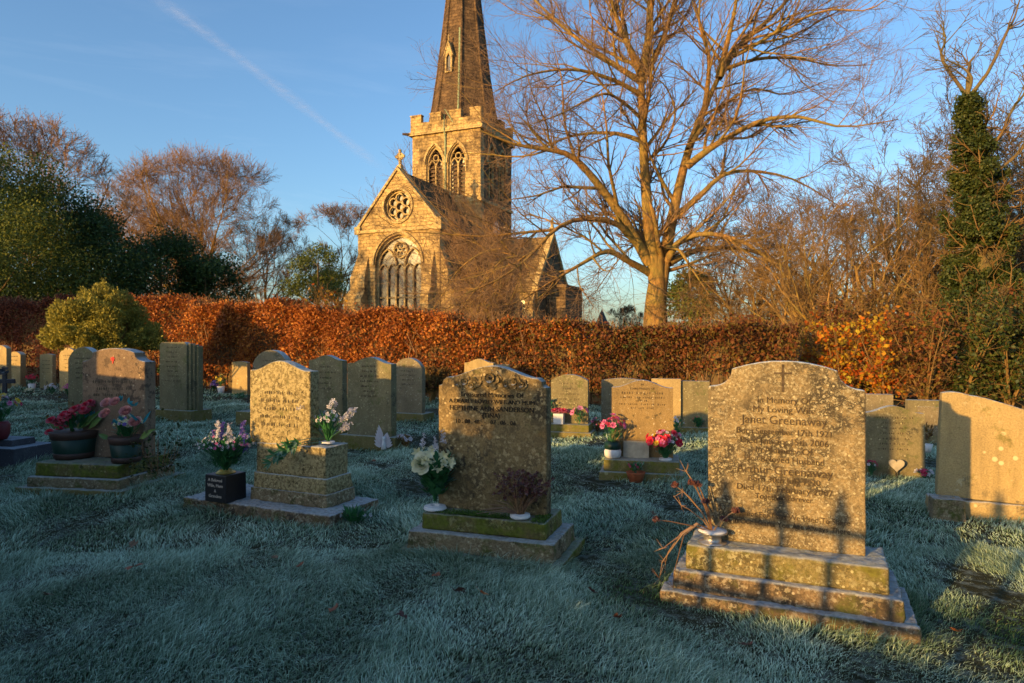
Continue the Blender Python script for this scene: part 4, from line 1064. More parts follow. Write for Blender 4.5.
# conifer bush in front of the hedge
def bush(px, d, h, w, label, seed, mat, name, cat, n, leaf, nc=70, squash=.85, group=None, up=.5):
    x = (px-512)/F*d; rng = np.random.default_rng(seed)
    o = empty(name, (x, d, -.02), 0, label, cat, group)
    c = []; 
    for i in range(nc):
        v = rng.normal(size=3); v /= np.linalg.norm(v); v[2] = abs(v[2])*1.0
        j_ = 1+.08*math.sin(v[0]*5+seed)*math.cos(v[2]*6+v[1]*4)+rng.uniform(-.08, .08)
        c.append((v[0]*w*.38*j_, v[1]*w*.38*j_, h*.22+v[2]*h*.6*j_+rng.uniform(-.1, .08)*h))
    c = np.array(c); rad = rng.uniform(.06, .13, nc)*w
    P = clump_points(rng, c, rad, n, squash, .35); P = P[P[:, 2] > (.40 if h > 2 else .12)*h]
    ns = n//12; ix = rng.integers(0, nc, ns); cc = c[ix]; ray = cc-np.array([0, 0, h*.35]); ray /= np.linalg.norm(ray, axis=1, keepdims=True)
    ray = ray+np.stack([np.sin(ix*7.1), np.cos(ix*3.3), np.abs(np.sin(ix*5.))*.9+.3], 1)*.35; ray /= np.linalg.norm(ray, axis=1, keepdims=True)
    P = np.concatenate([P, cc+ray*(rng.uniform(.3, 1., (ns, 1))*w*.10+.02)+rng.normal(0, .022, (ns, 3))]); P = P[P[:, 2] > (.40 if h > 2 else .12)*h]
    out = P-np.array([0, 0, h*.4]); out /= np.linalg.norm(out, axis=1, keepdims=True)
    V, Fc = leaf_quads(P, leaf, leaf*.45, rng, up, out*.8)
    link('foliage', fast_mesh('foliage', V, Fc), M[mat], o)
    P0 = np.array([[(0, 0, 0), (.05, 0, h*.3), (0, .02, h*.7)]], float); R0 = np.array([[.07, .05, .02]])
    P1, R1 = grow(P0, R0, 14, .05, .9, 45, w*.45, 5, rng, .15, .1, .6, .3, minr=.008)
    tube_obj('trunk', [(P0, R0, 8), (P1, R1, 5)], M['bark'], o)
    return o
bush(106, 14.6, 2.66, 2.6, 'rounded golden-green conifer bush in front of the hedge', 3, 'yewgold', 'conifer_bush', 'bush', 95000, .06, 110)
bush(176, 17.0, 1.15, .8, 'small dark green conifer right of the golden bush', 4, 'evergreen', 'conifer_bush', 'bush', 6000, .06, 20)
bush(431, 13.6, .75, 1.1, 'heap of purplish cut twigs at the foot of the hedge', 6, 'brownleaf', 'twig_heap', 'heap', 5000, .09, 20)

# ------------------------------------------------------------------ the big bare beech
def px_limb(pts, r0, r1, dy, K=14, d=24.):
    n = len(pts); P = []
    for i, (zx, zy) in enumerate(pts):
        t = i/(n-1); px = 500+zx/2.01; py = zy/2.01
        P.append(at(px, py, d+dy*t))
    kr = 1. if r0 > .4 else .84
    return resample(P, [kr*(r0+(r1*.45-r0)*(i/(n-1))**.75) for i in range(n)], K)
limbs = [
 ([(312, 700), (313, 610), (316, 560), (318, 515)], .50, .44, 0),
 ([(318, 600), (308, 520), (298, 440), (290, 330), (285, 210), (284, 145)], .36, .26, 0),
 ([(284, 150), (262, 100), (235, 40), (215, -40), (205, -110)], .19, .07, -1.2),
 ([(284, 150), (297, 80), (300, 10), (305, -70), (300, -150)], .20, .07, .8),
 ([(285, 165), (318, 100), (345, 30), (372, -50), (395, -130)], .17, .06, 1.8),
 ([(318, 600), (332, 515), (350, 420), (378, 305), (412, 215), (442, 150)], .34, .20, .8),
 ([(440, 155), (480, 92), (540, 40), (595, -20), (650, -90)], .17, .06, 1.6),
 ([(440, 155), (458, 80), (475, 0), (480, -90)], .16, .06, -.6),
 ([(412, 215), (420, 120), (400, 40), (410, -50)], .12, .05, -1.8),
 ([(300, 530), (245, 435), (182, 352), (140, 312), (90, 300), (30, 290), (-40, 262)], .24, .06, -2.5),
 ([(300, 548), (258, 525), (215, 505), (165, 530), (110, 562), (50, 600)], .17, .05, -3.2),
 ([(290, 510), (235, 450), (165, 440), (110, 462), (60, 515), (0, 560), (-70, 590)], .15, .04, -4.5),
 ([(110, 462), (40, 468), (-30, 475), (-110, 470), (-190, 466)], .07, .03, -1.5),
 ([(60, 515), (10, 520), (-30, 560), (-70, 610), (-90, 650)], .06, .025, -1.5),
 ([(0, 500), (-40, 510), (-85, 545), (-120, 600), (-150, 640)], .06, .025, -.5),
 ([(335, 525), (365, 482), (425, 470), (495, 490), (560, 540), (625, 610)], .17, .04, -2.0),
 ([(340, 530), (390, 505), (450, 498), (530, 512), (610, 560), (690, 640)], .15, .04, 2.5),
 ([(348, 440), (400, 395), (452, 350), (520, 345), (600, 365), (690, 420)], .16, .04, 1.5),
 ([(375, 335), (435, 290), (520, 245), (600, 235), (690, 255), (800, 240)], .17, .035, -1.8),
 ([(450, 140), (520, 118), (600, 118), (670, 132), (750, 130)], .10, .03, 2.0),
 ([(288, 285), (230, 268), (150, 272), (80, 300), (20, 330)], .12, .03, 2.4),
 ([(284, 165), (215, 120), (140, 65), (70, 0), (20, -60)], .15, .04, 1.5),
 ([(284, 190), (225, 160), (150, 140), (60, 150), (-20, 190)], .12, .03, -2.4),
 ([(310, 500), (355, 500), (385, 540), (420, 592)], .10, .04, -1.8),
 ([(288, 330), (330, 290), (352, 230), (330, 170), (280, 140)], .08, .03, -1.2),
 ([(335, 470), (290, 480), (240, 520), (190, 590)], .08, .03, 2.0),
 ([(470, 112), (510, 92), (580, 50), (660, 20), (740, 20), (800, -20)], .10, .03, -1.5),
 ([(378, 300), (420, 240), (500, 180), (580, 190), (660, 160)], .10, .03, 3.0),
 ([(286, 240), (240, 200), (200, 190), (120, 230), (60, 250)], .09, .03, -3.0),
]
btx = (655-512)/F*24
beech = empty('beech_tree', (btx, 24, 0), 0, 'huge spreading bare beech with its thick trunk lit gold, right of the church', 'tree')
off = np.array([btx, 24., 0])
Ps = []; Rs = []
for pts, r0, r1, dy in limbs:
    p, r = px_limb(pts, r0, r1, dy); Ps.append(p-off); Rs.append(r)
Ps = np.array(Ps); Rs = np.array(Rs)
# root flare
Rs[0, 0] *= 1.35; Ps[0, 0, 2] = -.1
tube_obj('trunk', [(Ps[:1], Rs[:1], 20), (Ps[1:], Rs[1:], 12)], M['bark'], beech)
rng = np.random.default_rng(21)
Q2, S2 = grow(Ps[1:], Rs[1:], 13, .12, 1, 48, 3.9, 8, rng, .07, .13, .5, .2, minr=.007)
Q3, S3 = grow(Q2, S2, 10, .12, 1, 42, 1.55, 6, rng, .05, .14, .6, .3, minr=.005)
Q4, S4 = grow(Q3, S3, 7, .15, 1, 40, .75, 4, rng, .04, .14, .7, .4, minr=.0030)
ok = Q4[:, -1, 2] > 1.6
tube_obj('branches', [(Q2, S2, 6)], M['bark'], beech)
tube_obj('crown', [(Q3, S3, 4), (Q4[ok], S4[ok], 3)], M['twig'], beech)

# ------------------------------------------------------------------ other trees
def tx(px, d): return (px-512)/F*d
def th(py, d): return EYE+(HY-py)/F*d
GB = 'trees beyond the hedge'
leafy_tree(tx(-15, 27), 27, th(150, 27), 7.2, 'tall dark evergreen at the left edge, yellow light painted into its leaves', 31, 'evergreenlit', group=GB, n=42000, leaf=.115)
leafy_tree(tx(52, 30), 30, th(192, 30), 7., 'dark evergreen second from the left edge', 32, 'evergreen', group=GB, n=40000, leaf=.12)
leafy_tree(tx(108, 31), 31, th(218, 31), 6.2, 'rounded dark evergreen behind the golden conifer bush', 33, 'evergreen', group=GB, n=38000, leaf=.12)
leafy_tree(tx(160, 33), 33, th(236, 33), 6., 'low dark evergreen whose right side slopes down to the hedge', 34, 'evergreen', group=GB, n=34000, leaf=.12)
leafy_tree(tx(205, 33), 33, th(256, 33), 4.6, 'lowest dark evergreen at the right end of the dark mass', 35, 'evergreen', group=GB, n=14000, leaf=.15)
leafy_tree(tx(-60, 34), 34, th(140, 34), 9, 'broad evergreen beyond the left edge', 36, 'evergreen', group=GB, n=22000, leaf=.18)
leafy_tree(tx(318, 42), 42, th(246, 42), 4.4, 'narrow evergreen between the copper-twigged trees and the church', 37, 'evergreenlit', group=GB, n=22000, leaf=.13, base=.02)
leafy_tree(tx(690, 44), 44, th(270, 44), 4.2, 'dark pine with sunlight painted into its leaves, glimpsed to the right of the beech trunk', 38, 'evergreenlit', group=GB, n=12000, leaf=.2, name='pine_tree')
bare_tree(tx(25, 44), 44, th(108, 44), 14.5, 'bare tree rising over the dark evergreens at the far left', 41, group=GB, tw='twigred', dens=(9, 7, 5), minr=.011, nl=26, up=.03, base_t=.3)
bare_tree(tx(205, 62), 62, th(156, 62), 20.5, 'broad domed tree with fine copper-red twigs, left of the church', 42, group=GB, mt='bark', tw='twigred', dens=(10, 8, 5), minr=.011, nl=44, base_t=.06, ang=62, up=.10)
bare_tree(tx(140, 66), 66, th(190, 66), 11., 'smaller copper-twigged tree left of the domed one', 47, group=GB, mt='bark', tw='twigred', dens=(9, 7, 5), minr=.012, nl=22, base_t=.12, ang=55, up=.05)
bare_tree(tx(268, 70), 70, th(208, 70), 12., 'bare brown tree filling in right of the broad domed one', 49, group=GB, mt='bark', tw='twigbrown', dens=(9, 7, 4), minr=.012, nl=26, base_t=.08, ang=58, up=.07)
bare_tree(tx(340, 76), 76, th(198, 76), 13.5, 'reddish bare tree close behind the church\'s left buttress', 43, group=GB, mt='bark', tw='twigred', dens=(9, 8, 5), minr=.013, nl=26, base_t=.12, ang=55, up=.06)
bare_tree(tx(625, 92), 92, th(306, 92), 6.5, 'tiny far bare tree between the church and the beech trunk', 44, group=GB, dens=(8, 6, 4), minr=.013, nl=22, base_t=.12, ang=50, up=.04)
bare_tree(tx(500, 36), 36, th(222, 36), 7., 'bushy red-brown bare tree in front of the church tower\'s foot', 45, group=GB, tw='twigred', mt='bark', dens=(7, 5, 3), minr=.007, nl=14, base_t=.08, multi=4, ang=46)
bare_tree(tx(470, 34), 34, th(262, 34), 3.4, 'small red-brown bare shrub against the chancel side wall', 46, group=GB, tw='twigred', mt='bark', dens=(7, 5, 3), minr=.007, nl=10, base_t=.08, multi=3, ang=44)
bare_tree(tx(745, 30), 30, th(190, 30), 7., 'forked young bare tree between the beech and the thicket', 48, group=GB, mt='bark', tw='twigbrown', dens=(8, 6, 4), minr=.007, nl=10, multi=3)
TG = 'bare trees of the thicket on the right'
for i, (px, d, top, w, mt, tw, mul, lb) in enumerate([
    (770, 22, 232, 5.0, 'bark', 'twigbrown', 2, 'slight bare tree at the left edge of the thicket'),
    (815, 19, 205, 4.6, 'bark', 'twigbrown', 3, 'many-stemmed bare shrub tree with brown twigs, above the cross on the golden stone'),
    (850, 23, 160, 6.5, 'barkdark', 'twigbrown', 3, 'tall straggling bare tree in the middle of the thicket'),
    (878, 17, 195, 4.2, 'bark', 'twigred', 3, 'golden-barked bare stems above the autumn leaves'),
    (905, 20, 150, 5.4, 'barkdark', 'twigbrown', 3, 'tall bare tree left of the ivy-clad trunk'),
    (932, 15, 225, 3.4, 'barkdark', 'twigbrown', 4, 'low tangled bare shrub left of the ivy-clad trunk'),
    (948, 23, 110, 6.0, 'barkdark', 'twigdark', 2, 'tall dark bare tree close behind the ivy-clad trunk'),
    (1008, 16, 90, 4.8, 'barkdark', 'twigdark', 3, 'dark bare tree right of the ivy-clad trunk'),
    (1045, 19, 40, 7.5, 'barkdark', 'twigdark', 3, 'tall bare tree just beyond the right edge'),
    (918, 18, 120, 4.6, 'barkdark', 'twigdark', 2, 'slender dark-twigged bare tree reaching high just left of the ivy-clad trunk'),
    (1022, 21, 60, 6.0, 'barkdark', 'twigdark', 2, 'slender dark bare tree high at the right edge behind the ivy-clad trunk'),
    (835, 17, 240, 4.4, 'bark', 'twigbrown', 5, 'dense brown many-stemmed shrub tree just above the orange leaves'),
    (795, 25, 205, 6.2, 'barkdark', 'twigdark', 4, 'dark-twigged bare tree behind the left part of the thicket'),
    (890, 26, 170, 7.0, 'barkdark', 'twigdark', 4, 'dark-twigged bare tree far back in the thicket'),
    (972, 19, 200, 5.0, 'barkdark', 'twigdark', 4, 'dark tangled bare tree behind the ivy-clad trunk\'s foot'),
    (1020, 12.5, 270, 2.4, 'barkdark', 'twigdark', 3, 'tangled dark undergrowth shrub above the sweeping stone')]):
    bare_tree(tx(px, d), d, th(top, d), w, lb, 60+i, group=TG, mt=mt, tw=tw, nl=7 if mul > 2 else 13, dens=(9, 7, 3) if tw == 'twigdark' else (7, 5, 2), minr=.0052, multi=mul, trunk_r=.15, base_t=.12, ang=46, up=.05, tropf=.02)
# arching shoots leaning left through the thicket
# ivy-clad trunk
d_ = 14.; ix = tx(983, d_)
ivt = empty('ivy_clad_tree', (ix, d_, -.1), 0, 'tree trunk thickly clad in dark ivy with bare crooked branches at its top', 'tree')
topz = th(88, d_)
p0, r0 = resample([(0, 0, 0), (.05, 0, topz*.35), (-.05, .05, topz*.7), (-.32, 0, topz)], [.22, .18, .13, .08], 12)
rng = np.random.default_rng(90)
P0 = p0[None]; R0 = r0[None]
lim = []
for a, bb in (((-.32, 0, topz), (-.85, -.1, topz+.65)), ((-.32, 0, topz), (-.10, .1, topz+.8)), ((-.3, 0, topz-.1), (.75, 0, topz+1.9)), ((-.3, 0, topz-.1), (-.75, .2, topz+1.5)), ((0, 0, topz*.8), (.9, .1, topz+.6)), ((0, 0, topz*.7), (1.0, -.2, topz-.3))):
    a = np.array(a); bb = np.array(bb); mid = (a+bb)/2+rng.normal(0, .14, 3)
    lp, lr = resample([a, (a+mid)/2+rng.normal(0, .05, 3), mid, (mid+bb)/2+rng.normal(0, .08, 3), bb], [.042, .034, .027, .02, .012], 10); lim.append((lp, lr))
LP = np.array([l[0] for l in lim]); LR = np.array([l[1] for l in lim])
tv = np.array([[(0.05, 0, topz*q) for q in np.linspace(.1, .97, 10)]]); S1_, W1_ = grow(tv, np.full((1, 10), .05), 70, 0, .95, 70, 1.5, 7, rng, .06, .24, .5, .3, minr=.006)
S2_, W2_ = grow(S1_, W1_, 6, .3, 1, 45, .5, 4, rng, .02, .2, .7, .4, minr=.0045)
tube_obj('side_twigs', [(S1_, W1_, 4), (S2_, W2_, 3)], M['twigbrown'], ivt)
T2, U2 = grow(LP, LR, 7, .3, 1, 40, 1.0, 6, rng, .1, .2, .6, .3, minr=.006)
T3, U3 = grow(T2, U2, 5, .2, 1, 38, .5, 4, rng, .1, .2, .7, .4, minr=.005)
tube_obj('trunk', [(P0, R0, 12), (LP, LR, 7), (T2, U2, 5), (T3, U3, 4)], M['barkdark'], ivt)
c = []; rad = []
for i in range(420):
    t = rng.random()**1.2; z = topz*(.02+.97*t); w_ = .20+.95*(1-t)**1.1; a = rng.uniform(0, 2*PI); rr = (rng.uniform(0, .55) if i % 2 else rng.uniform(.5, 1.2))*w_*(1+.12*math.sin(z*3.1+a))
    xx = np.interp(t, [0, .5, 1], [0.1, 0, -.31]); c.append((xx+math.cos(a)*rr, math.sin(a)*rr, z)); rad.append(rng.uniform(.08, .20)*(1.4-t*.5))
P = clump_points(rng, np.array(c), np.array(rad), 120000, 1.0); V, Fc = leaf_quads(P, .062, .045, rng, -.2)
link('ivy', fast_mesh('ivy', V, Fc), M['ivy'], ivt)

# autumn-leaved shrubs and undergrowth
def leafy_shrub(px, d, h, w, label, seed, mat, n, leaf, tw='twigbrown', name='autumn_shrub', cat='shrub', spread=1.):
    x = tx(px, d); rng = np.random.default_rng(seed)
    o = empty(name, (x, d, -.05), 0, label, cat, 'shrubs along the right side of the churchyard')
    K = 6; ns = 9; P0 = np.zeros((ns, K, 3)); R0 = np.zeros((ns, K))
    for i in range(ns):
        a = rng.uniform(0, 2*PI); e = rng.uniform(.2, .5)*w
        for j in range(K):
            t = j/(K-1); P0[i, j] = (math.cos(a)*e*t**1.3, math.sin(a)*e*t**1.3, h*rng.uniform(.97, 1.03)*t*.85); R0[i, j] = .022*(1-t*.75)
    P1, R1 = grow(P0, R0, 9, .1, 1, 50, h*.32, 5, rng, .05, .15, .6, .3, minr=.004)
    P2, R2 = grow(P1, R1, 7, .1, 1, 45, h*.14, 4, rng, .0, .15, .6, .5, minr=.003)
    tube_obj('stems', [(P0, R0, 5), (P1, R1, 4), (P2, R2, 3)], M[tw], o)
    tips = P2.reshape(-1, 3); idx = rng.integers(0, len(tips), n)
    V, Fc = leaf_quads(tips[idx]+rng.normal(0, .035, (n, 3)), leaf, leaf*.75, rng, -.1)
    link('leaves', fast_mesh('leaves', V, Fc), M[mat], o)
    return o
for i, (px, d, h, w, mat, n, leaf, lb) in enumerate([
    (842, 12.8, 1.75, 1.6, 'goldleaf', 1500, .085, 'orange and yellow leaved shrub just right of the golden stone\'s shoulder'),
    (800, 13.2, 1.45, 1.5, 'goldleaf', 650, .08, 'thin orange-leaved shrub above the golden stone\'s top'),
    (885, 12.2, 1.7, 1.7, 'goldleaf', 1300, .085, 'bright yellow and orange shrub above the low wave-topped stone'),
    (925, 12.0, 1.9, 1.8, 'beechdark', 1900, .07, 'russet undergrowth shrub left of the sweeping stone'),
    (868, 14.0, 2.1, 2.0, 'beechdark', 2200, .08, 'russet shrub behind the yellow-leaved ones'),
    (960, 12.2, 1.9, 2.0, 'ivy', 3000, .07, 'dark green undergrowth shrub behind the sweeping stone\'s left end'),
    (1010, 12.0, 2.1, 2.2, 'ivy', 3600, .07, 'dark green undergrowth shrub at the right edge'),
    (1050, 13.0, 2.6, 2.4, 'beechdark', 3200, .07, 'russet undergrowth beyond the right edge'),
    (975, 12.9, 2.3, 2.2, 'ivy', 4200, .06, 'dark leafy shrub at the ivy-clad trunk\'s foot'),
    (905, 14.2, 2.5, 2.4, 'brownleaf', 2200, .07, 'brown twiggy shrub in the heart of the thicket'),
    (740, 13.6, 1.85, 1.8, 'beechdark', 2600, .08, 'dark russet bush poking above the hedge left of the golden stone'),
    (700, 14.0, 1.75, 1.4, 'beechdark', 1700, .08, 'russet sprigs above the hedge right of the beech trunk'),
    (775, 14.0, 1.8, 1.6, 'beechdark', 1900, .08, 'russet bush above the hedge over the golden stone\'s left shoulder'),
    (646, 13.3, 1.55, .8, 'ivy', 1200, .06, 'yellow-green ivy growing in the hedge below the beech trunk'),
    (329, 16.5, 2.7, .7, 'goldleaf', 260, .08, 'yellow-leaved shoots sprouting above the hedge left of the church')]):
    leafy_shrub(px, d, h, w, lb, 200+i, mat, n, leaf)

# ================================================================== CHURCH
CTH = R(23)
church = empty('church', (-12.39, 54.92, -.1), -CTH, 'sandstone church with a pointed east gable, battlemented tower and tall spire', 'church')
def parch(cx, w, z0, zs, za, n=14):
    """pointed arch outline, counter-clockwise from bottom left"""
    hw = w/2; H = za-zs; Rr = (hw*hw+H*H)/(2*hw); pts = [(cx-hw, z0), (cx+hw, z0), (cx+hw, zs)]
    a1 = math.atan2(H, Rr-hw) if Rr >= hw else PI/2
    for i in range(1, n+1):
        a = math.atan2(H, Rr-hw)*i/n; pts.append((cx+hw-Rr+Rr*math.cos(a), zs+Rr*math.sin(a)))
    for i in range(n-1, -1, -1):
        a = math.atan2(H, Rr-hw)*i/n; pts.append((cx-hw+Rr-Rr*math.cos(a), zs+Rr*math.sin(a)))
    return pts
def circ(cx, cz, r, n=28): return [(cx+r*math.cos(2*PI*i/n), cz+r*math.sin(2*PI*i/n)) for i in range(n)]
def in_side(o, x, y=0.):        # turn a front-facing plate to face local +x
    o.rotation_euler = (0, 0, PI/2); o.location = (x, y, 0)
W_ = 7.48; EV = 10.0; RG = 14.5; mid = W_/2
CR = 8.2        # chancel length
# east wall with two openings
wall = plate('east_wall', [[(0, 0), (W_, 0), (W_, EV), (mid, RG), (0, EV)], parch(mid, 4.2, 2.0, 7.2, 9.5), circ(mid, 11.75, 1.22)], 0, .8, M['church'], church)
# great window
b = MB()
win = plate('great_window', [parch(mid, 4.2, 2.0, 7.2, 9.5), parch(mid, 3.95, 2.1, 7.2, 9.33)], .30, .25, M['dressed'], church)
def strip(pts, w, y0, y1, b):
    for (x0, z0), (x1, z1) in zip(pts[:-1], pts[1:]):
        dx, dz = x1-x0, z1-z0; L = math.hypot(dx, dz) or 1; nx, nz = -dz/L*w/2, dx/L*w/2
        b.prism([(x0-nx, z0-nz), (x1-nx, z1-nz), (x1+nx, z1+nz), (x0+nx, z0+nz)], y0, y1)
b = MB()
for i in range(1, 5):
    x = mid-1.975+3.95*i/5; strip([(x, 2.0), (x, 7.1)], .13, .34, .5, b)
for i in range(5):
    c0 = mid-1.975+3.95*(i+.5)/5
    pa = parch(c0, .79, 6.4, 6.6, 7.25, 6)[2:]; strip(pa, .09, .345, .49, b)
for cx_, w_ in ((mid-1.18, 1.58), (mid+1.18, 1.58)): strip(parch(cx_, w_, 7, 7.1, 8.45, 8)[2:], .11, .338, .51, b)
strip(circ(mid, 8.35, .62)+[circ(mid, 8.35, .62)[0]], .11, .335, .5, b)
for k in range(6):
    a = k*PI/3; strip(circ(mid+.33*math.cos(a), 8.35+.33*math.sin(a), .2, 10), .05, .36, .47, b)
strip([(mid-1.9, 4.6), (mid+1.9, 4.6)], .1, .37, .47, b)
b.build('tracery', M['dressed'], win)
b = MB(); b.box(.3, W_-.3, .56, .6, 1.5, EV-.05); gl = b.build('pane', M['leadglass'], win)
# hood moulds
def hood(name, cx, w, zs, za, y0, y1, wd, parent, mat='dressed'):
    b = MB(); strip(parch(cx, w, zs-.3, zs, za)[2:], wd, y0, y1, b); return b.build(name, M[mat], parent)
hood('hood_mould', mid, 4.55, 7.2, 9.75, -.14, .02, .16, church)
# rose window
rose = plate('rose_window', [circ(mid, 11.75, 1.22), circ(mid, 11.75, 1.08)], .2, .3, M['dressed'], church)
b = MB()
for k in range(6):
    a = k*PI/3+PI/6; strip(circ(mid+.68*math.cos(a), 11.75+.68*math.sin(a), .33, 14)+[circ(mid+.68*math.cos(a), 11.75+.68*math.sin(a), .33, 14)[0]], .10, .25, .45, b)
strip(circ(mid, 11.75, .33, 14)+[circ(mid, 11.75, .33, 14)[0]], .10, .24, .46, b); b.build('tracery', M['dressed'], rose)
b = MB(); b.box(mid-1.25, mid+1.25, .56, .6, 10.52, 12.9); b.build('pane', M['leadglass'], rose)
b = MB(); c1 = circ(mid, 11.75, 1.33); strip(c1+[c1[0]], .16, -.12, .02, b); b.build('hood_mould', M['dressed'], church)
# string course, copings, kneelers
b = MB(); b.box(-.1, W_+.1, -.16, .004, EV-.24, EV-.02); b.build('string_course', M['dressed'], church)
b = MB()
for sg in (-1, 1):
    x0 = mid+sg*(mid+.12); b.prism([(x0, EV-.08), (mid, RG+.06), (mid, RG+.34), (x0, EV+.22)][::sg], -.14, .95)
b.build('gable_coping', M['dressed'], church)
b = MB(); b.box(W_-.38, W_+.22, -.2, .9, EV-.3, EV+.62); b.box(-.22, .30, -.2, .9, EV-.3, EV+.3); b.build('kneeler', M['dressed'], church)
# side walls and roof
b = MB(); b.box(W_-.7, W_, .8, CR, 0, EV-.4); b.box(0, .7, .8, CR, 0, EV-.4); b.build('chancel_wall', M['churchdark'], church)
b = MB()
for sg in (-1, 1):
    x0 = mid+sg*(mid+.25); b.prism([(x0, EV-.55), (mid, RG-.1), (mid, RG+.1), (x0, EV-.3)][::sg], .9, CR+.4)
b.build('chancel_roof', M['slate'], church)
# cross on the gable
b = MB(); b.box(mid-.22, mid+.22, .1, .55, RG+.1, RG+.5, .06, .06); b.box(mid-.09, mid+.09, .25, .43, RG+.5, RG+1.75); b.box(mid-.42, mid+.42, .26, .42, RG+1.1, RG+1.3)
c1 = circ(mid, RG+1.2, .27, 20); strip(c1+[c1[0]], .09, .28, .4, b); b.build('gable_cross', M['dressed'], church)
# buttresses
def buttress(x0, x1, top, name='buttress', y=0., dep=1.0, flip=0):
    o = MB(); o.prismx([(y, 0), (y, top), (y-dep*.55, top-1.9), (y-dep*.55, top-2.9), (y-dep, top-3.5), (y-dep, 0)], x0, x1)
    return o.build(name, M['church'], church)
buttress(W_-1.15, W_-.45, 8.2); buttress(.35, 1.0, 8.0)
def buttress_side(y0, y1, top, x, dep=1.1, sg=1):
    o = MB(); prof = [(x, 0), (x, top), (x+sg*dep*.55, top-1.9), (x+sg*dep*.55, top-2.9), (x+sg*dep, top-3.5), (x+sg*dep, 0)]
    o.prism(prof, y0, y1); return o.build('buttress', M['church'], church)
buttress_side(.1, .8, 8.4, W_, 1.2); buttress_side(.1, .8, 8.2, 0, 1.5, -1); buttress_side(4.2, 4.9, 8.2, W_, 1.2)
# side lancets
for yy_ in (2.6, 6.3):
    o = plate('window', [parch(0, 1.2, 3.0, 5.6, 6.7), parch(0, .9, 3.15, 5.6, 6.5)], -.06, .12, M['dressed'], church); in_side(o, W_, yy_)
    o = plate('pane', [parch(0, .9, 3.15, 5.6, 6.5)], -.015, .03, M['leadglass'], o)
# turret spirelet left of tower
b = MB(); b.lathe([(.95, 0), (.95, 12.7), (1.05, 12.8), (1.0, 13.0), (.02, 17.4)], (1.1, CR+.1, 0), 8); b.build('stair_turret', M['churchdark'], church)
# tower
TX0, TX1, TY0, TY1, TZ = .45, 7.28, 7.6, 14.43, 19.7
tw_ = (TX0+TX1)/2; l1 = tw_-1.12; l2 = tw_+1.12
bell = [parch(l1, 1.75, 13.9, 16.9, 18.5), parch(l2, 1.75, 13.9, 16.9, 18.5)]
plate('tower_wall', [[(TX0, 0), (TX1, 0), (TX1, TZ), (TX0, TZ)]]+bell, TY0, .7, M['church'], church)
tc = (TY0+TY1)/2
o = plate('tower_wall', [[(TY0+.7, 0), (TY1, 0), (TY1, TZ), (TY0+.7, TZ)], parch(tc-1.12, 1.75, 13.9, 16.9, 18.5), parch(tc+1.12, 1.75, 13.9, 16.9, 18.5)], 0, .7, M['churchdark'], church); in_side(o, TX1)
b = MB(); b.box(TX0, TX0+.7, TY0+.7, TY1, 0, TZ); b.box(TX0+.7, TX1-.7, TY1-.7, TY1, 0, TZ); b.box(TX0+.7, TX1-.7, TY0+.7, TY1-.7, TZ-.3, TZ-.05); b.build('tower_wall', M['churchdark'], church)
b = MB(); b.box(TX0+.9, TX1-.9, TY0+1.4, TY0+1.5, 13, TZ-.4); b.box(TX1-1.5, TX1-1.4, TY0+1.6, TY1-.9, 13, TZ-.4); b.build('belfry_shade', M['leadglass'], church)  # dark sheets standing in for the unlit inside of the belfry
def belfry(cx, parent_side):
    o = plate('bell_window', [parch(cx, 1.75, 13.9, 16.9, 18.5), parch(cx, 1.45, 14.0, 16.9, 18.3)], .18, .2, M['dressed'], church)
    b = MB(); strip([(cx, 13.9), (cx, 17.0)], .12, .2, .36, b)
    for dx in (-.37, .37): strip(parch(cx+dx, .72, 16, 16.6, 17.3, 6)[2:], .09, .21, .35, b)
    c1 = circ(cx, 17.5, .26, 14); strip(c1+[c1[0]], .08, .22, .34, b); b.build('tracery', M['dressed'], o)
    b = MB()
    for k in range(8):
        z = 14.1+k*.36; b.prismx([(.42, z), (.66, z+.26), (.66, z+.31), (.42, z+.05)], cx-.72, cx+.72)
    b.build('louvre', M['louvre'], o)
    b = MB(); strip(parch(cx, 2.05, 16.6, 16.9, 18.75)[2:], .16, -.12, .01, b); b.build('hood_mould', M['dressed'], o)
    return o
for cx_ in (l1, l2): o = belfry(cx_, 0); o.location = (0, TY0, 0)
for cx_ in (tc-1.12, tc+1.12): o = belfry(cx_, 1); in_side(o, TX1)
for z0, z1, e in ((13.3, 13.55, .12), (TZ-.1, TZ+.2, .28), (9.8, 10.0, .1)):
    b = MB(); b.box(TX0-e, TX1+e, TY0-e, TY1+e, z0, z1); b.build('string_course', M['dressed'], church)
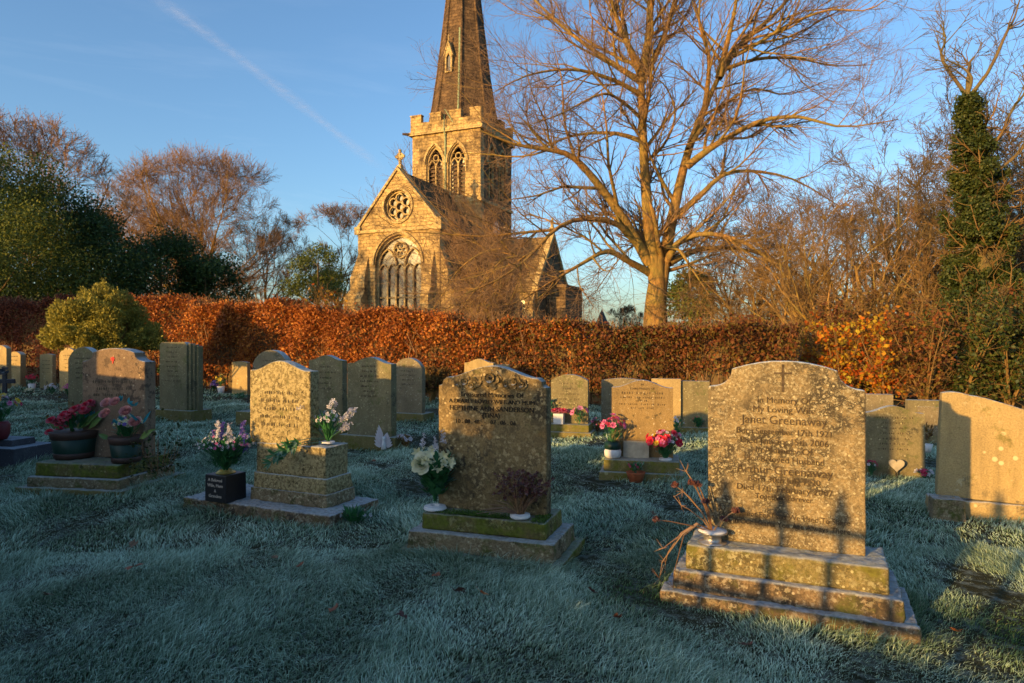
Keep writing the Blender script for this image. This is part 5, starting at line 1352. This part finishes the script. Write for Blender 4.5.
# sloping weathering below the belfry
# battlements
b = MB(); pz = TZ+.2; t_ = .4
for (x0, x1, y0, y1) in ((TX0-.12, TX1+.12, TY0-.12, TY0+.28), (TX0-.12, TX1+.12, TY1-.28, TY1+.12), (TX0-.12, TX0+.28, TY0+.28, TY1-.28), (TX1-.28, TX1+.12, TY0+.28, TY1-.28)):
    b.box(x0, x1, y0, y1, pz, pz+.8)
b.build('parapet', M['church'], church)
for k in range(4):
    u0 = TX0-.12+k*(TX1-TX0+.24)/4; wdt = (TX1-TX0+.24)/4*.62; off_ = (TX1-TX0+.24)/4*.38*(k/3)
    x0 = TX0-.12+k*((TX1-TX0+.24)-wdt)/3
    y0 = TY0-.12+k*((TY1-TY0+.24)-wdt)/3
    for (xa, xb, ya, yb) in ((x0, x0+wdt, TY0-.125, TY0+.285), (x0, x0+wdt, TY1-.285, TY1+.125)):
        b = MB(); b.box(xa, xb, ya, yb, pz+.8, pz+1.45); b.box(xa-.04, xb+.04, ya-.04, yb+.04, pz+1.45, pz+1.55); b.build('merlon', M['church'], church)
    if k in (1, 2):
        for (xa, xb) in ((TX1-.285, TX1+.125), (TX0-.125, TX0+.285)):
            b = MB(); b.box(xa, xb, y0, y0+wdt, pz+.8, pz+1.45); b.box(xa-.04, xb+.04, y0-.04, y0+wdt+.04, pz+1.45, pz+1.55); b.build('merlon', M['churchdark'], church)
# gargoyle stub at the corner
b = MB(); b.tube([(TX0-.1, TY0-.1, TZ+.05), (TX0-.75, TY0-.5, TZ+.1)], [.17, .1], 8); b.build('gargoyle', M['churchdark'], church)
# spire
sp = MB(); cx_, cy_ = tw_, tc
prof = [(3.55, TZ+.1), (3.15, TZ+1.6), (2.85, TZ+3.2), (2.42, TZ+6.0), (1.95, TZ+9.7), (.06, TZ+26)]
vs = []; n8 = 8
for r_, z in prof:
    for i in range(n8):
        a = PI/8+i*PI/4; vs.append((cx_+r_*math.cos(a), cy_+r_*math.sin(a), z))
fs = [(j*8+i, j*8+(i+1) % 8, (j+1)*8+(i+1) % 8, (j+1)*8+i) for j in range(len(prof)-1) for i in range(8)]
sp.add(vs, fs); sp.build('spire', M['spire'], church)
b = MB()
for i in range(8):
    a = PI/8+i*PI/4; b.tube([(cx_+(r_+.02)*math.cos(a), cy_+(r_+.02)*math.sin(a), z) for r_, z in prof], [.10]*5+[.04], 6)
b.build('spire_rib', M['spire'], church)
# lucarne (small spire window) on the face towards the camera
def lucarne(ang, z):
    rin = np.interp(z, [p[1] for p in prof], [p[0] for p in prof])*math.cos(PI/8)
    l = plate('spire_window', [[(-.5, 0), (.5, 0), (.5, 2.0), (0, 3.3), (-.5, 2.0)], parch(0, .6, .15, 1.5, 2.1, 6)], -.42, .7, M['dressed'], church)
    l.rotation_euler = (0, 0, ang); l.location = (cx_+rin*math.sin(ang)-.25, cy_-rin*math.cos(ang)+.15, z); l.scale = (.72, .8, .8)
    q = plate('pane', [parch(0, .58, .16, 1.5, 2.08, 6)], -.2, .05, M['leadglass'], l)
    q2 = MB(); q2.prism([(-.6, 1.85), (0, 3.35), (0, 3.6), (-.68, 1.9)][::-1], -.5, .7); q2.prism([(.6, 1.85), (0, 3.35), (0, 3.6), (.68, 1.9)], -.5, .7); q2.lathe([(.05, 3.5), (.05, 3.9), (.14, 4.0), (.02, 4.35)], (0, -.3, 0), 8); q2.build('gablet', M['dressed'], l)
lucarne(0, TZ+5.6)
# lightning conductor
b = MB(); pts = [(cx_+r_*math.cos(PI/8)*math.sin(.26)+.12*0, cy_-r_*math.cos(PI/8)*1.0-.06, z) for r_, z in prof[:-1]]
pts = [(cx_+.42*0+.95*(r_/3.0)**1.0, cy_-r_*.924-.07, z) for r_, z in prof[:-1]]
b.tube(pts, .085, 6); b.tube([pts[0], (tw_+.05, TY0-.33, TZ+1.9), (tw_, TY0-.33, TZ+.1), (tw_, TY0-.1, TZ-.5), (tw_, TY0-.08, 13.6), (tw_-.1, TY0-.15, 12.9)], .07, 6)
b.build('lightning_conductor', M['verdigris'], church)
# clock and small windows on the shaded side
o = empty('clock', (TX1, tc-.3, 11.2), PI/2); o.parent = church
b = MB(); b.lathe([(.78, 0), (.82, .06), (.7, .09), (.02, .09)], (0, 0, 0), 32); q = b.build('clock_frame', M['iron'], o); q.rotation_euler = (PI/2, 0, 0)
b = MB(); b.lathe([(.66, .09), (.66, .105), (.02, .106)], (0, 0, 0), 32); q = b.build('clock_face', M['clock'], o); q.rotation_euler = (PI/2, 0, 0)
b = MB()
for k in range(12):
    a = k*PI/6; b.prism([(.5*math.sin(a)-.025, .5*math.cos(a)-.06), (.5*math.sin(a)+.025, .5*math.cos(a)-.06), (.5*math.sin(a)+.025, .5*math.cos(a)+.06), (.5*math.sin(a)-.025, .5*math.cos(a)+.06)], -.12, -.107)
strip([(0, 0), (.18, .3)], .06, -.13, -.11, b); strip([(0, 0), (-.05, -.48)], .045, -.135, -.112, b); b.build('clock_hands', M['iron'], o)
# vestry / south aisle and transept on the right
AX0, AX1, AY0, AY1 = W_+.0, 12.7, 7.2, 15.0
b = MB(); b.box(W_+.02, AX1, AY0, AY0+.6, 0, 5.6); b.box(W_+.02, AX1-.6, AY1-.6, AY1, 0, 5.6); b.build('transept_wall', M['church'], church)
ym = (AY0+AY1)/2
g = plate('transept_gable', [[(AY0, 0), (AY1, 0), (AY1, 5.6), (ym, 10.3), (AY0, 5.6)], parch(ym, 2.0, 2.2, 5.2, 6.8)], 0, .6, M['churchdark'], church); in_side(g, AX1)
g2 = plate('transept_window', [parch(ym, 2.0, 2.2, 5.2, 6.8), parch(ym, 1.7, 2.35, 5.2, 6.55)], .2, .2, M['dressed'], church); in_side(g2, AX1)
q = plate('pane', [parch(ym, 1.72, 2.34, 5.2, 6.57)], .3, .04, M['leadglass'], g2)
b = MB()
b.prismx([(AY0-.3, 5.25), (AY0-.3, 5.45), (ym, 10.35), (ym, 10.1)], TX1+.02, AX1-.3); b.prismx([(AY1+.3, 5.25), (ym, 10.1), (ym, 10.35), (AY1+.3, 5.45)], TX1+.02, AX1-.3)
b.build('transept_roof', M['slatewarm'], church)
b = MB(); b.prismx([(AY0-.35, 5.3), (AY0-.35, 5.75), (ym, 10.75), (ym, 10.3)], AX1-.35, AX1+.12); b.prismx([(AY1+.35, 5.3), (ym, 10.3), (ym, 10.75), (AY1+.35, 5.75)], AX1-.35, AX1+.12); b.build('gable_coping', M['dressed'], church)
b = MB(); b.box(AX1-.3, AX1+.1, ym-.2, ym+.2, 10.6, 11.1); b.lathe([(.2, 11.1), (.12, 11.4), (.2, 11.5), (.02, 12.1)], (AX1-.1, ym, 0), 8); b.build('finial', M['dressed'], church)
for x0 in (9.0, 11.8):
    o = MB(); o.prismx([(AY0, 0), (AY0, 5.3), (AY0-.6, 4.4), (AY0-.6, 3.2), (AY0-1.0, 2.7), (AY0-1.0, 0)], x0, x0+.7); o.build('buttress', M['church'], church)
for x0 in (10.3, 11.4):
    o = plate('window', [parch(x0, .9, 2.2, 4.0, 4.8), parch(x0, .62, 2.3, 4.0, 4.65)], AY0-.07, .1, M['dressed'], church)
    plate('pane', [parch(x0, .62, 2.3, 4.0, 4.65)], AY0-.02, .03, M['leadglass'], o)
b = MB(); b.box(W_+.02, 9.6, 3.2, 7.15, 0, 4.6); b.build('vestry_wall', M['churchdark'], church)
b = MB(); b.prism([(W_, 7.2), (9.95, 4.5), (9.95, 4.7), (W_, 7.4)], 3.0, 7.18); b.build('vestry_roof', M['slate'], church)
b = MB(); b.box(AX1+.02, AX1+1.7, AY0+2.2, AY1-.8, 0, 5.7); b.box(AX1+.02, AX1+1.82, AY0+2.08, AY1-.68, 5.7, 5.95); b.build('porch_block', M['churchdark'], church)
# nave roof just behind the tower
b = MB(); b.box(0.2, W_+.4, TY1, TY1+16, 0, 7.2); b.build('nave_wall', M['churchdark'], church)
b = MB(); b.prism([(-.1, 7.1), (W_+.7, 7.1), (tw_, 12.4)], TY1+.02, TY1+16); b.build('nave_roof', M['slate'], church)

# far roofs between church and beech
x = tx(602, 96); o = empty('lodge_turret', (x, 96, 0), .3, 'small dark pointed roof showing far off between the church and the beech', 'building')
b = MB(); b.box(-.9, .9, -.9, .9, 0, 2.6); b.build('wall', M['churchdark'], o); b = MB(); b.lathe([(1.35, 2.6), (.02, 5.4)], (0, 0, 0), 4); b.build('roof', M['roofdark'], o)
x = tx(606, 80); o = empty('low_outbuilding', (x, 80, 0), .1, 'long low slate roof just above the hedge right of the church', 'building')
b = MB(); b.box(-4, 4, 0, 4, 0, 1.3); b.build('wall', M['churchdark'], o); b = MB(); b.prismx([(-.3, 1.3), (4.3, 1.3), (2, 2.1)], -4.2, 4.2); b.build('roof', M['roofdark'], o)

# ================================================================== GROUND AND GRASS
nx = 150; xs = np.sign(np.linspace(-1, 1, nx))*np.abs(np.linspace(-1, 1, nx))**3.2*900; ys = np.sign(np.linspace(-.55, 1, nx))*np.abs(np.linspace(-.55, 1, nx))**3.0*1200
X, Y = np.meshgrid(xs, ys); Z = gz(X, Y)
V = np.stack([X.ravel(), Y.ravel(), Z.ravel()], 1)
i = np.arange(nx*nx).reshape(nx, nx); Fq = np.stack([i[:-1, :-1], i[:-1, 1:], i[1:, 1:], i[1:, :-1]], -1).reshape(-1, 4)
m, nt, bs = new_mat('turf_soil'); k = NT(nt); c = k.coord()
col = k.mix(k.ramp(k.noise(c, 2.5, 6, .7), .35, .65), (.03, .032, .016), (.055, .055, .028))
col = k.mix(k.ramp(k.noise(c, 14, 5, .7), .48, .7, 0, .8), col, (.22, .27, .24))
k.l(col, bs.inputs['Base Color']); bs.inputs['Roughness'].default_value = .95; bs.inputs['Specular IOR Level'].default_value = .05
k.bump(k.noise(c, 30, 5, .7), 1, .03, bs)
g = link('ground', fast_mesh('ground', V, Fq), m, None, True); tag(g, kind='structure')

m, nt, bs = new_mat('frosted_grass'); k = NT(nt)
at_ = k.n('ShaderNodeAttribute'); at_.attribute_name = 'along'
geo = k.n('ShaderNodeNewGeometry'); rnd_ = geo.outputs['Random Per Island']
pos = k.coord()
green = k.mix(rnd_, (.03, .085, .022), (.08, .17, .04))
straw = k.ramp(rnd_, .93, .95)
green = k.mix(k.math('MULTIPLY', straw, .8), green, (.20, .16, .08))
patch = k.ramp(k.noise(pos, 1.6, 6, .7), .34, .60, .5, 1.)
bare = k.n('ShaderNodeAttribute'); bare.attribute_name = 'frost'
f = k.math('MULTIPLY', k.math('MULTIPLY', k.ramp(at_.outputs['Fac'], .02, .75), patch), bare.outputs['Fac'])
f = k.math('MULTIPLY', f, k.ramp(rnd_, 0, .9, .25, 1.1))
col = k.mix(f, green, (.76, .95, .76))
k.l(col, bs.inputs['Base Color']); bs.inputs['Roughness'].default_value = .8; bs.inputs['Specular IOR Level'].default_value = .2
tr = k.n('ShaderNodeBsdfTranslucent'); k.l(col, tr.inputs[0]); mx = k.n('ShaderNodeMixShader'); mx.inputs[0].default_value = .2
k.l(bs.outputs[0], mx.inputs[1]); k.l(tr.outputs[0], mx.inputs[2]); k.l(mx.outputs[0], [q for q in nt.nodes if q.type == 'OUTPUT_MATERIAL'][0].inputs[0])
grass_mat = m

def sines(x, y, seed, f0=1., n=5):
    r = np.random.default_rng(seed); o = np.zeros_like(x)
    for j in range(n):
        a = r.uniform(0, 2*PI); f_ = f0*(1.6**j)*r.uniform(.8, 1.2); o += np.sin((x*np.cos(a)+y*np.sin(a))*f_+r.uniform(0, 6))/(1.25**j)
    return o/2.2
def grass_band(n, d0, d1, h, w, rng, half=.83, x0off=.6):
    d = np.sqrt(rng.uniform(d0*d0, d1*d1, n)); x = rng.uniform(-1, 1, n)*(d*half+x0off); y = d
    keep = np.ones(n, bool)
    for (cx, cy, c, s, hw, y0, y1) in FOOT:
        lx = (x-cx)*c-(y-cy)*s; ly = (x-cx)*s+(y-cy)*c
        keep &= ~((np.abs(lx) < hw-.03) & (ly > y0+.03) & (ly < y1-.03))
    # the thin, trodden corner at the lower right
    bare = np.exp(-(((x-2.45)/.55)**2+((y-3.0)/.45)**2))+.8*np.exp(-(((x-.62)/.22)**2+((y-3.5)/.35)**2))
    keep &= rng.random(n) > bare*.8
    keep &= ((x-HA[0])*HN[0]+(y-HA[1])*HN[1]) < -.3
    x, y = x[keep], y[keep]; bare = bare[keep]; n = len(x)
    tuft = sines(x, y, 3, 5.5, 4); comb = sines(x, y, 8, 2.2, 4)
    # longer grass against the stones
    near = np.zeros(n)
    for (cx, cy, c, s, hw, y0, y1) in FOOT:
        lx = (x-cx)*c-(y-cy)*s; ly = (x-cx)*s+(y-cy)*c
        dx = np.maximum(np.abs(lx)-hw, 0); dy = np.maximum(np.maximum(y0-ly, ly-y1), 0); near = np.maximum(near, np.exp(-(dx*dx+dy*dy)/.004))
    H = h*(.78+.62*tuft*np.abs(tuft)**.3)*rng.uniform(.5, 1.35, n)*(1+.7*near)*(1-.35*np.clip(bare, 0, 1)); H = np.clip(H, h*.42, None)
    ang = comb*2.6+rng.normal(0, .8, n); lean = np.clip(rng.normal(.75, .35, n), .1, 1.6)
    dirx = np.cos(ang); diry = np.sin(ang)
    z0 = gz(x, y)-.008
    fx = rng.uniform(0, 2*PI, n); sx = np.cos(fx)*w/2*rng.uniform(.6, 1.3, n); sy = np.sin(fx)*w/2
    base = np.stack([x, y, z0], 1); side = np.stack([sx, sy, np.zeros(n)], 1)
    up = np.stack([np.zeros(n), np.zeros(n), H], 1); fw = np.stack([dirx, diry, np.zeros(n)], 1)*(H*lean)[:, None]
    p1 = base+up*.55+fw*.28; p2 = base+up*np.clip(1-.25*lean, .4, 1)[:, None]+fw*1.0
    V = np.stack([base-side, base+side, p1+side*.8, p1-side*.8, p2], 1).reshape(-1, 3)
    j = np.arange(n)*5
    Fc = np.concatenate([np.stack([j, j+1, j+2], 1), np.stack([j, j+2, j+3], 1), np.stack([j+3, j+2, j+4], 1)])
    along = np.tile(np.array([0, 0, .55, .55, 1.]), n)
    frost = np.repeat(np.clip(1-bare*1.2-near*.35, .05, 1), 5)
    return V, Fc, along, frost
rng = np.random.default_rng(77)
Vs, Fs_, As, Fr = [], [], [], []; base = 0
for a_ in ((240000, 1.6, 4.2, .048, .0038, .85), (230000, 4.0, 8.0, .050, .0058, .85), (190000, 7.8, 14., .052, .012, .85), (90000, 13.5, 26., .065, .026, .9)):
    V, Fc, al, fr = grass_band(*a_[:5], rng, a_[5]); Vs.append(V); Fs_.append(Fc+base); As.append(al); Fr.append(fr); base += len(V)
me = fast_mesh('grass', np.concatenate(Vs), np.concatenate(Fs_))
for nm, arr in (('along', np.concatenate(As)), ('frost', np.concatenate(Fr))):
    q = me.attributes.new(nm, 'FLOAT', 'POINT'); q.data.foreach_set('value', arr.astype(np.float32))
o = link('frosted_grass', me, grass_mat); tag(o, 'short tufted grass whitened with frost around the graves', 'grass', kind='stuff')

# ================================================================== BEHIND THE CAMERA (towards the sun): railing, and added shade blockers
S_ = np.array([math.sin(R(SUN_AZ)), math.cos(R(SUN_AZ))])      # horizontal direction to the sun
A_ = -S_; Q_ = np.array([-S_[1]*1., S_[0]*1.])                  # away from the sun; lateral
if Q_[0] < 0: Q_ = -Q_
def aq(a, q): return A_*a+Q_*q
def wall_seg(a, q0, q1, h, label):
    p = aq(a, (q0+q1)/2); L = abs(q1-q0); yaw = math.atan2(Q_[1], Q_[0])
    o = empty('shade_wall', (p[0], p[1], 0), yaw, label, 'wall', 'unseen wall added behind the camera for its shade')
    b = MB(); b.box(-L/2, L/2, -.18, .18, -.1, h-.1); b.build('wall', M['churchdark'], o)
    b = MB(); b.box(-L/2, L/2, -.23, .23, h-.1, h, 0, .06); b.build('coping', M['dressed'], o)
WALLS = [(-1.5, -2.04, -2.6, 1.75), (-1.5, -2.6, -3.9, 1.28), (-1.5, -3.9, -5.9, 1.0), (-1.5, -5.9, -6.9, 1.40), (-1.5, -6.9, -12.2, 1.95), (-1.5, -12.2, -15, 1.25), (-1.5, -15, -26, 1.25), (-1.5, -.35, 3., 1.6), (-1.5, -.35, -2.04, .60)]  # unseen wall added, each height set for the shade it casts
for a, q0, q1, h in WALLS: wall_seg(a, q0, q1, h, 'unseen stepped wall, heights shaped to shade the stones, iron railing over its lowest part')
# iron gate with spear heads
p = aq(-1.5, -1.45); o = empty('iron_railing', (p[0], p[1], 0), math.atan2(Q_[1], Q_[0]), 'black iron railing with spear-headed bars on a low wall', 'railing')
for kq in range(7):
    b = MB(); x = -.52+kq*.252; top = 1.16
    b.tube([(x, 0, .55), (x, 0, top-.1)], .021, 8); b.lathe([(.018, top-.1), (.045, top-.05), (.03, top), (.003, top+.11)], (x, 0, 0), 8); b.build('bar', M['iron'], o)
for z in (.70, 1.05):
    b = MB(); b.box(-.58, 1.08, -.014, .014, z-.022, z+.022); b.build('rail', M['iron'], o)

p = aq(-1.5, -3.0); bare_tree(p[0], p[1], 2.25, .95, 'unseen twiggy shrub added above the wall to dim the carved rose stone', 301, 'shrub', mt='barkdark', tw='twigdark', nl=16, dens=(8, 6, 4), minr=.004, multi=5, trunk_r=.03, name='dimming_shrub')  # unseen shrub added to dim the sun on the brown middle stone
for q_, sd in ((-23.9, 1), (-25.6, 2), (-27.4, 3)):  # unseen yews added so their crowns shade the left end of the hedge
    p = aq(-7, q_); rng = np.random.default_rng(400+sd)
    o = empty('shade_yew', (p[0], p[1], 0), 0, 'unseen yew added left of the view, its raised crown shading the far hedge', 'tree', 'unseen yews added to shade the hedge')
    P = clump_points(rng, np.array([(rng.normal(0, .9), rng.normal(0, .6), rng.uniform(3.2, 3.9)) for _ in range(26)]), rng.uniform(.4, .65, 26), 30000, .8)
    V, Fc = leaf_quads(P, .2, .12, rng); link('crown', fast_mesh('crown', V, Fc), M['evergreen'], o)
    b = MB(); b.tube([(0, 0, 0), (.05, 0, 2), (0, .05, 4.4)], [.2, .16, .08], 10); b.build('trunk', M['barkdark'], o)

# ================================================================== SKY, SUN, CAMERA
w = bpy.data.worlds.new('World'); SC.world = w; w.use_nodes = True; nt = w.node_tree; nt.nodes.clear(); k = NT(nt)
out = nt.nodes.new('ShaderNodeOutputWorld'); bg = nt.nodes.new('ShaderNodeBackground'); k.l(bg.outputs[0], out.inputs[0])
sky = nt.nodes.new('ShaderNodeTexSky'); sky.sky_type = 'NISHITA'; sky.sun_disc = False
sky.sun_elevation = R(SUN_EL); sky.sun_rotation = R(SUN_AZ); sky.air_density = 1.0; sky.dust_density = 1.6; sky.ozone_density = 3.2
gen = nt.nodes.new('ShaderNodeTexCoord').outputs['Generated']
mp = nt.nodes.new('ShaderNodeMapping'); k.l(gen, mp.inputs[0]); mp.inputs['Scale'].default_value = (1.2, 1.2, 7)
cl = k.ramp(k.noise(mp.outputs[0], 2.2, 6, .6, .4), .5, .8, 0, .16)
sx = nt.nodes.new('ShaderNodeSeparateXYZ'); k.l(gen, sx.inputs[0])
low = k.ramp(sx.outputs[2], .02, .42, 1, .12)
k.l(k.mix(k.math('MULTIPLY', cl, low), sky.outputs[0], (5.5, 5.4, 5.6)), bg.inputs[0])
bg.inputs[1].default_value = .15

sl = bpy.data.lights.new('Sun', 'SUN'); sl.energy = 3.6; sl.angle = R(.5); sl.color = (1., .60, .18)
so = bpy.data.objects.new('Sun', sl); COL.objects.link(so)
dv = Vector((S_[0]*math.cos(R(SUN_EL)), S_[1]*math.cos(R(SUN_EL)), math.sin(R(SUN_EL))))
so.rotation_euler = dv.to_track_quat('Z', 'Y').to_euler(); so.location = (-6, -6, 12)

# vapour trail, a long thin ribbon of ice cloud far above
m, nt, bs = new_mat('vapour_trail'); k = NT(nt)
nt.nodes.remove(bs)
tc_ = nt.nodes.new('ShaderNodeTexCoord').outputs['UV']
sp_ = nt.nodes.new('ShaderNodeSeparateXYZ'); k.l(tc_, sp_.inputs[0])
edge = k.math('MULTIPLY', k.ramp(k.math('ABSOLUTE', k.math('SUBTRACT', sp_.outputs[1], .5)), .05, .5, 1, 0), k.math('MULTIPLY', k.ramp(sp_.outputs[0], 0, .15), k.ramp(sp_.outputs[0], .85, 1, 1, 0)))
mp = nt.nodes.new('ShaderNodeMapping'); k.l(tc_, mp.inputs[0]); mp.inputs['Scale'].default_value = (60, 3, 1)
al = k.math('MULTIPLY', edge, k.ramp(k.noise(mp.outputs[0], 1., 5, .65), .35, .7, .06, .34))
df = nt.nodes.new('ShaderNodeBsdfTranslucent'); df.inputs[0].default_value = (.9, .9, .92, 1)
d2 = nt.nodes.new('ShaderNodeBsdfDiffuse'); d2.inputs[0].default_value = (.9, .9, .92, 1)
ad = nt.nodes.new('ShaderNodeAddShader'); k.l(df.outputs[0], ad.inputs[0]); k.l(d2.outputs[0], ad.inputs[1])
tp = nt.nodes.new('ShaderNodeBsdfTransparent'); mx = nt.nodes.new('ShaderNodeMixShader')
k.l(al, mx.inputs[0]); k.l(tp.outputs[0], mx.inputs[1]); k.l(ad.outputs[0], mx.inputs[2]); k.l(mx.outputs[0], [q for q in nt.nodes if q.type == 'OUTPUT_MATERIAL'][0].inputs[0])
Hc = 2500.
def skyp(px, py):
    v = np.array([(px-512)/F, 1., (HY-py)/F]); return v*(Hc/v[2])
a = skyp(128, -22); bq = skyp(250, 62); c = skyp(385, 172)
bm = bmesh.new(); uv = bm.loops.layers.uv.new('UVMap'); N = 24; rows = []
for j in range(N+1):
    t = j/N; p = a*(1-t)**2+2*bq*t*(1-t)+c*t*t
    tg = 2*(1-t)*(bq-a)+2*t*(c-bq); tg /= np.linalg.norm(tg); sd = np.cross(tg, [0, 0, 1]); wdt = 70+40*math.sin(t*9)**2+40*t
    rows.append((bm.verts.new(p-sd*wdt), bm.verts.new(p+sd*wdt)))
for j in range(N):
    f_ = bm.faces.new((rows[j][0], rows[j+1][0], rows[j+1][1], rows[j][1]))
    for lp, uvc in zip(f_.loops, ((j/N, 0), ((j+1)/N, 0), ((j+1)/N, 1), (j/N, 1))): lp[uv].uv = uvc
me = bpy.data.meshes.new('vapour_trail'); bm.to_mesh(me); bm.free()
o = link('vapour_trail', me, m); tag(o, 'thin white vapour trail slanting down across the blue sky', 'vapour trail', kind='stuff')

cam = bpy.data.cameras.new('Camera'); co = bpy.data.objects.new('Camera', cam); COL.objects.link(co)
co.location = (0, 0, EYE); co.rotation_euler = (PI/2, 0, 0); cam.lens = 24; cam.sensor_width = 36; cam.clip_end = 20000; cam.clip_start = .05
cam.shift_y = -(341.5-HY)/1024
cam.dof.use_dof = True; cam.dof.focus_distance = 4.2; cam.dof.aperture_fstop = 5.6
SC.camera = co
SC.render.resolution_x = 1024; SC.render.resolution_y = 683
SC.view_settings.view_transform = 'Standard'; SC.view_settings.look = 'None'; SC.view_settings.exposure = 1.15; SC.view_settings.gamma = 1
SC.view_settings.use_curve_mapping = False
SC.render.engine = 'CYCLES'
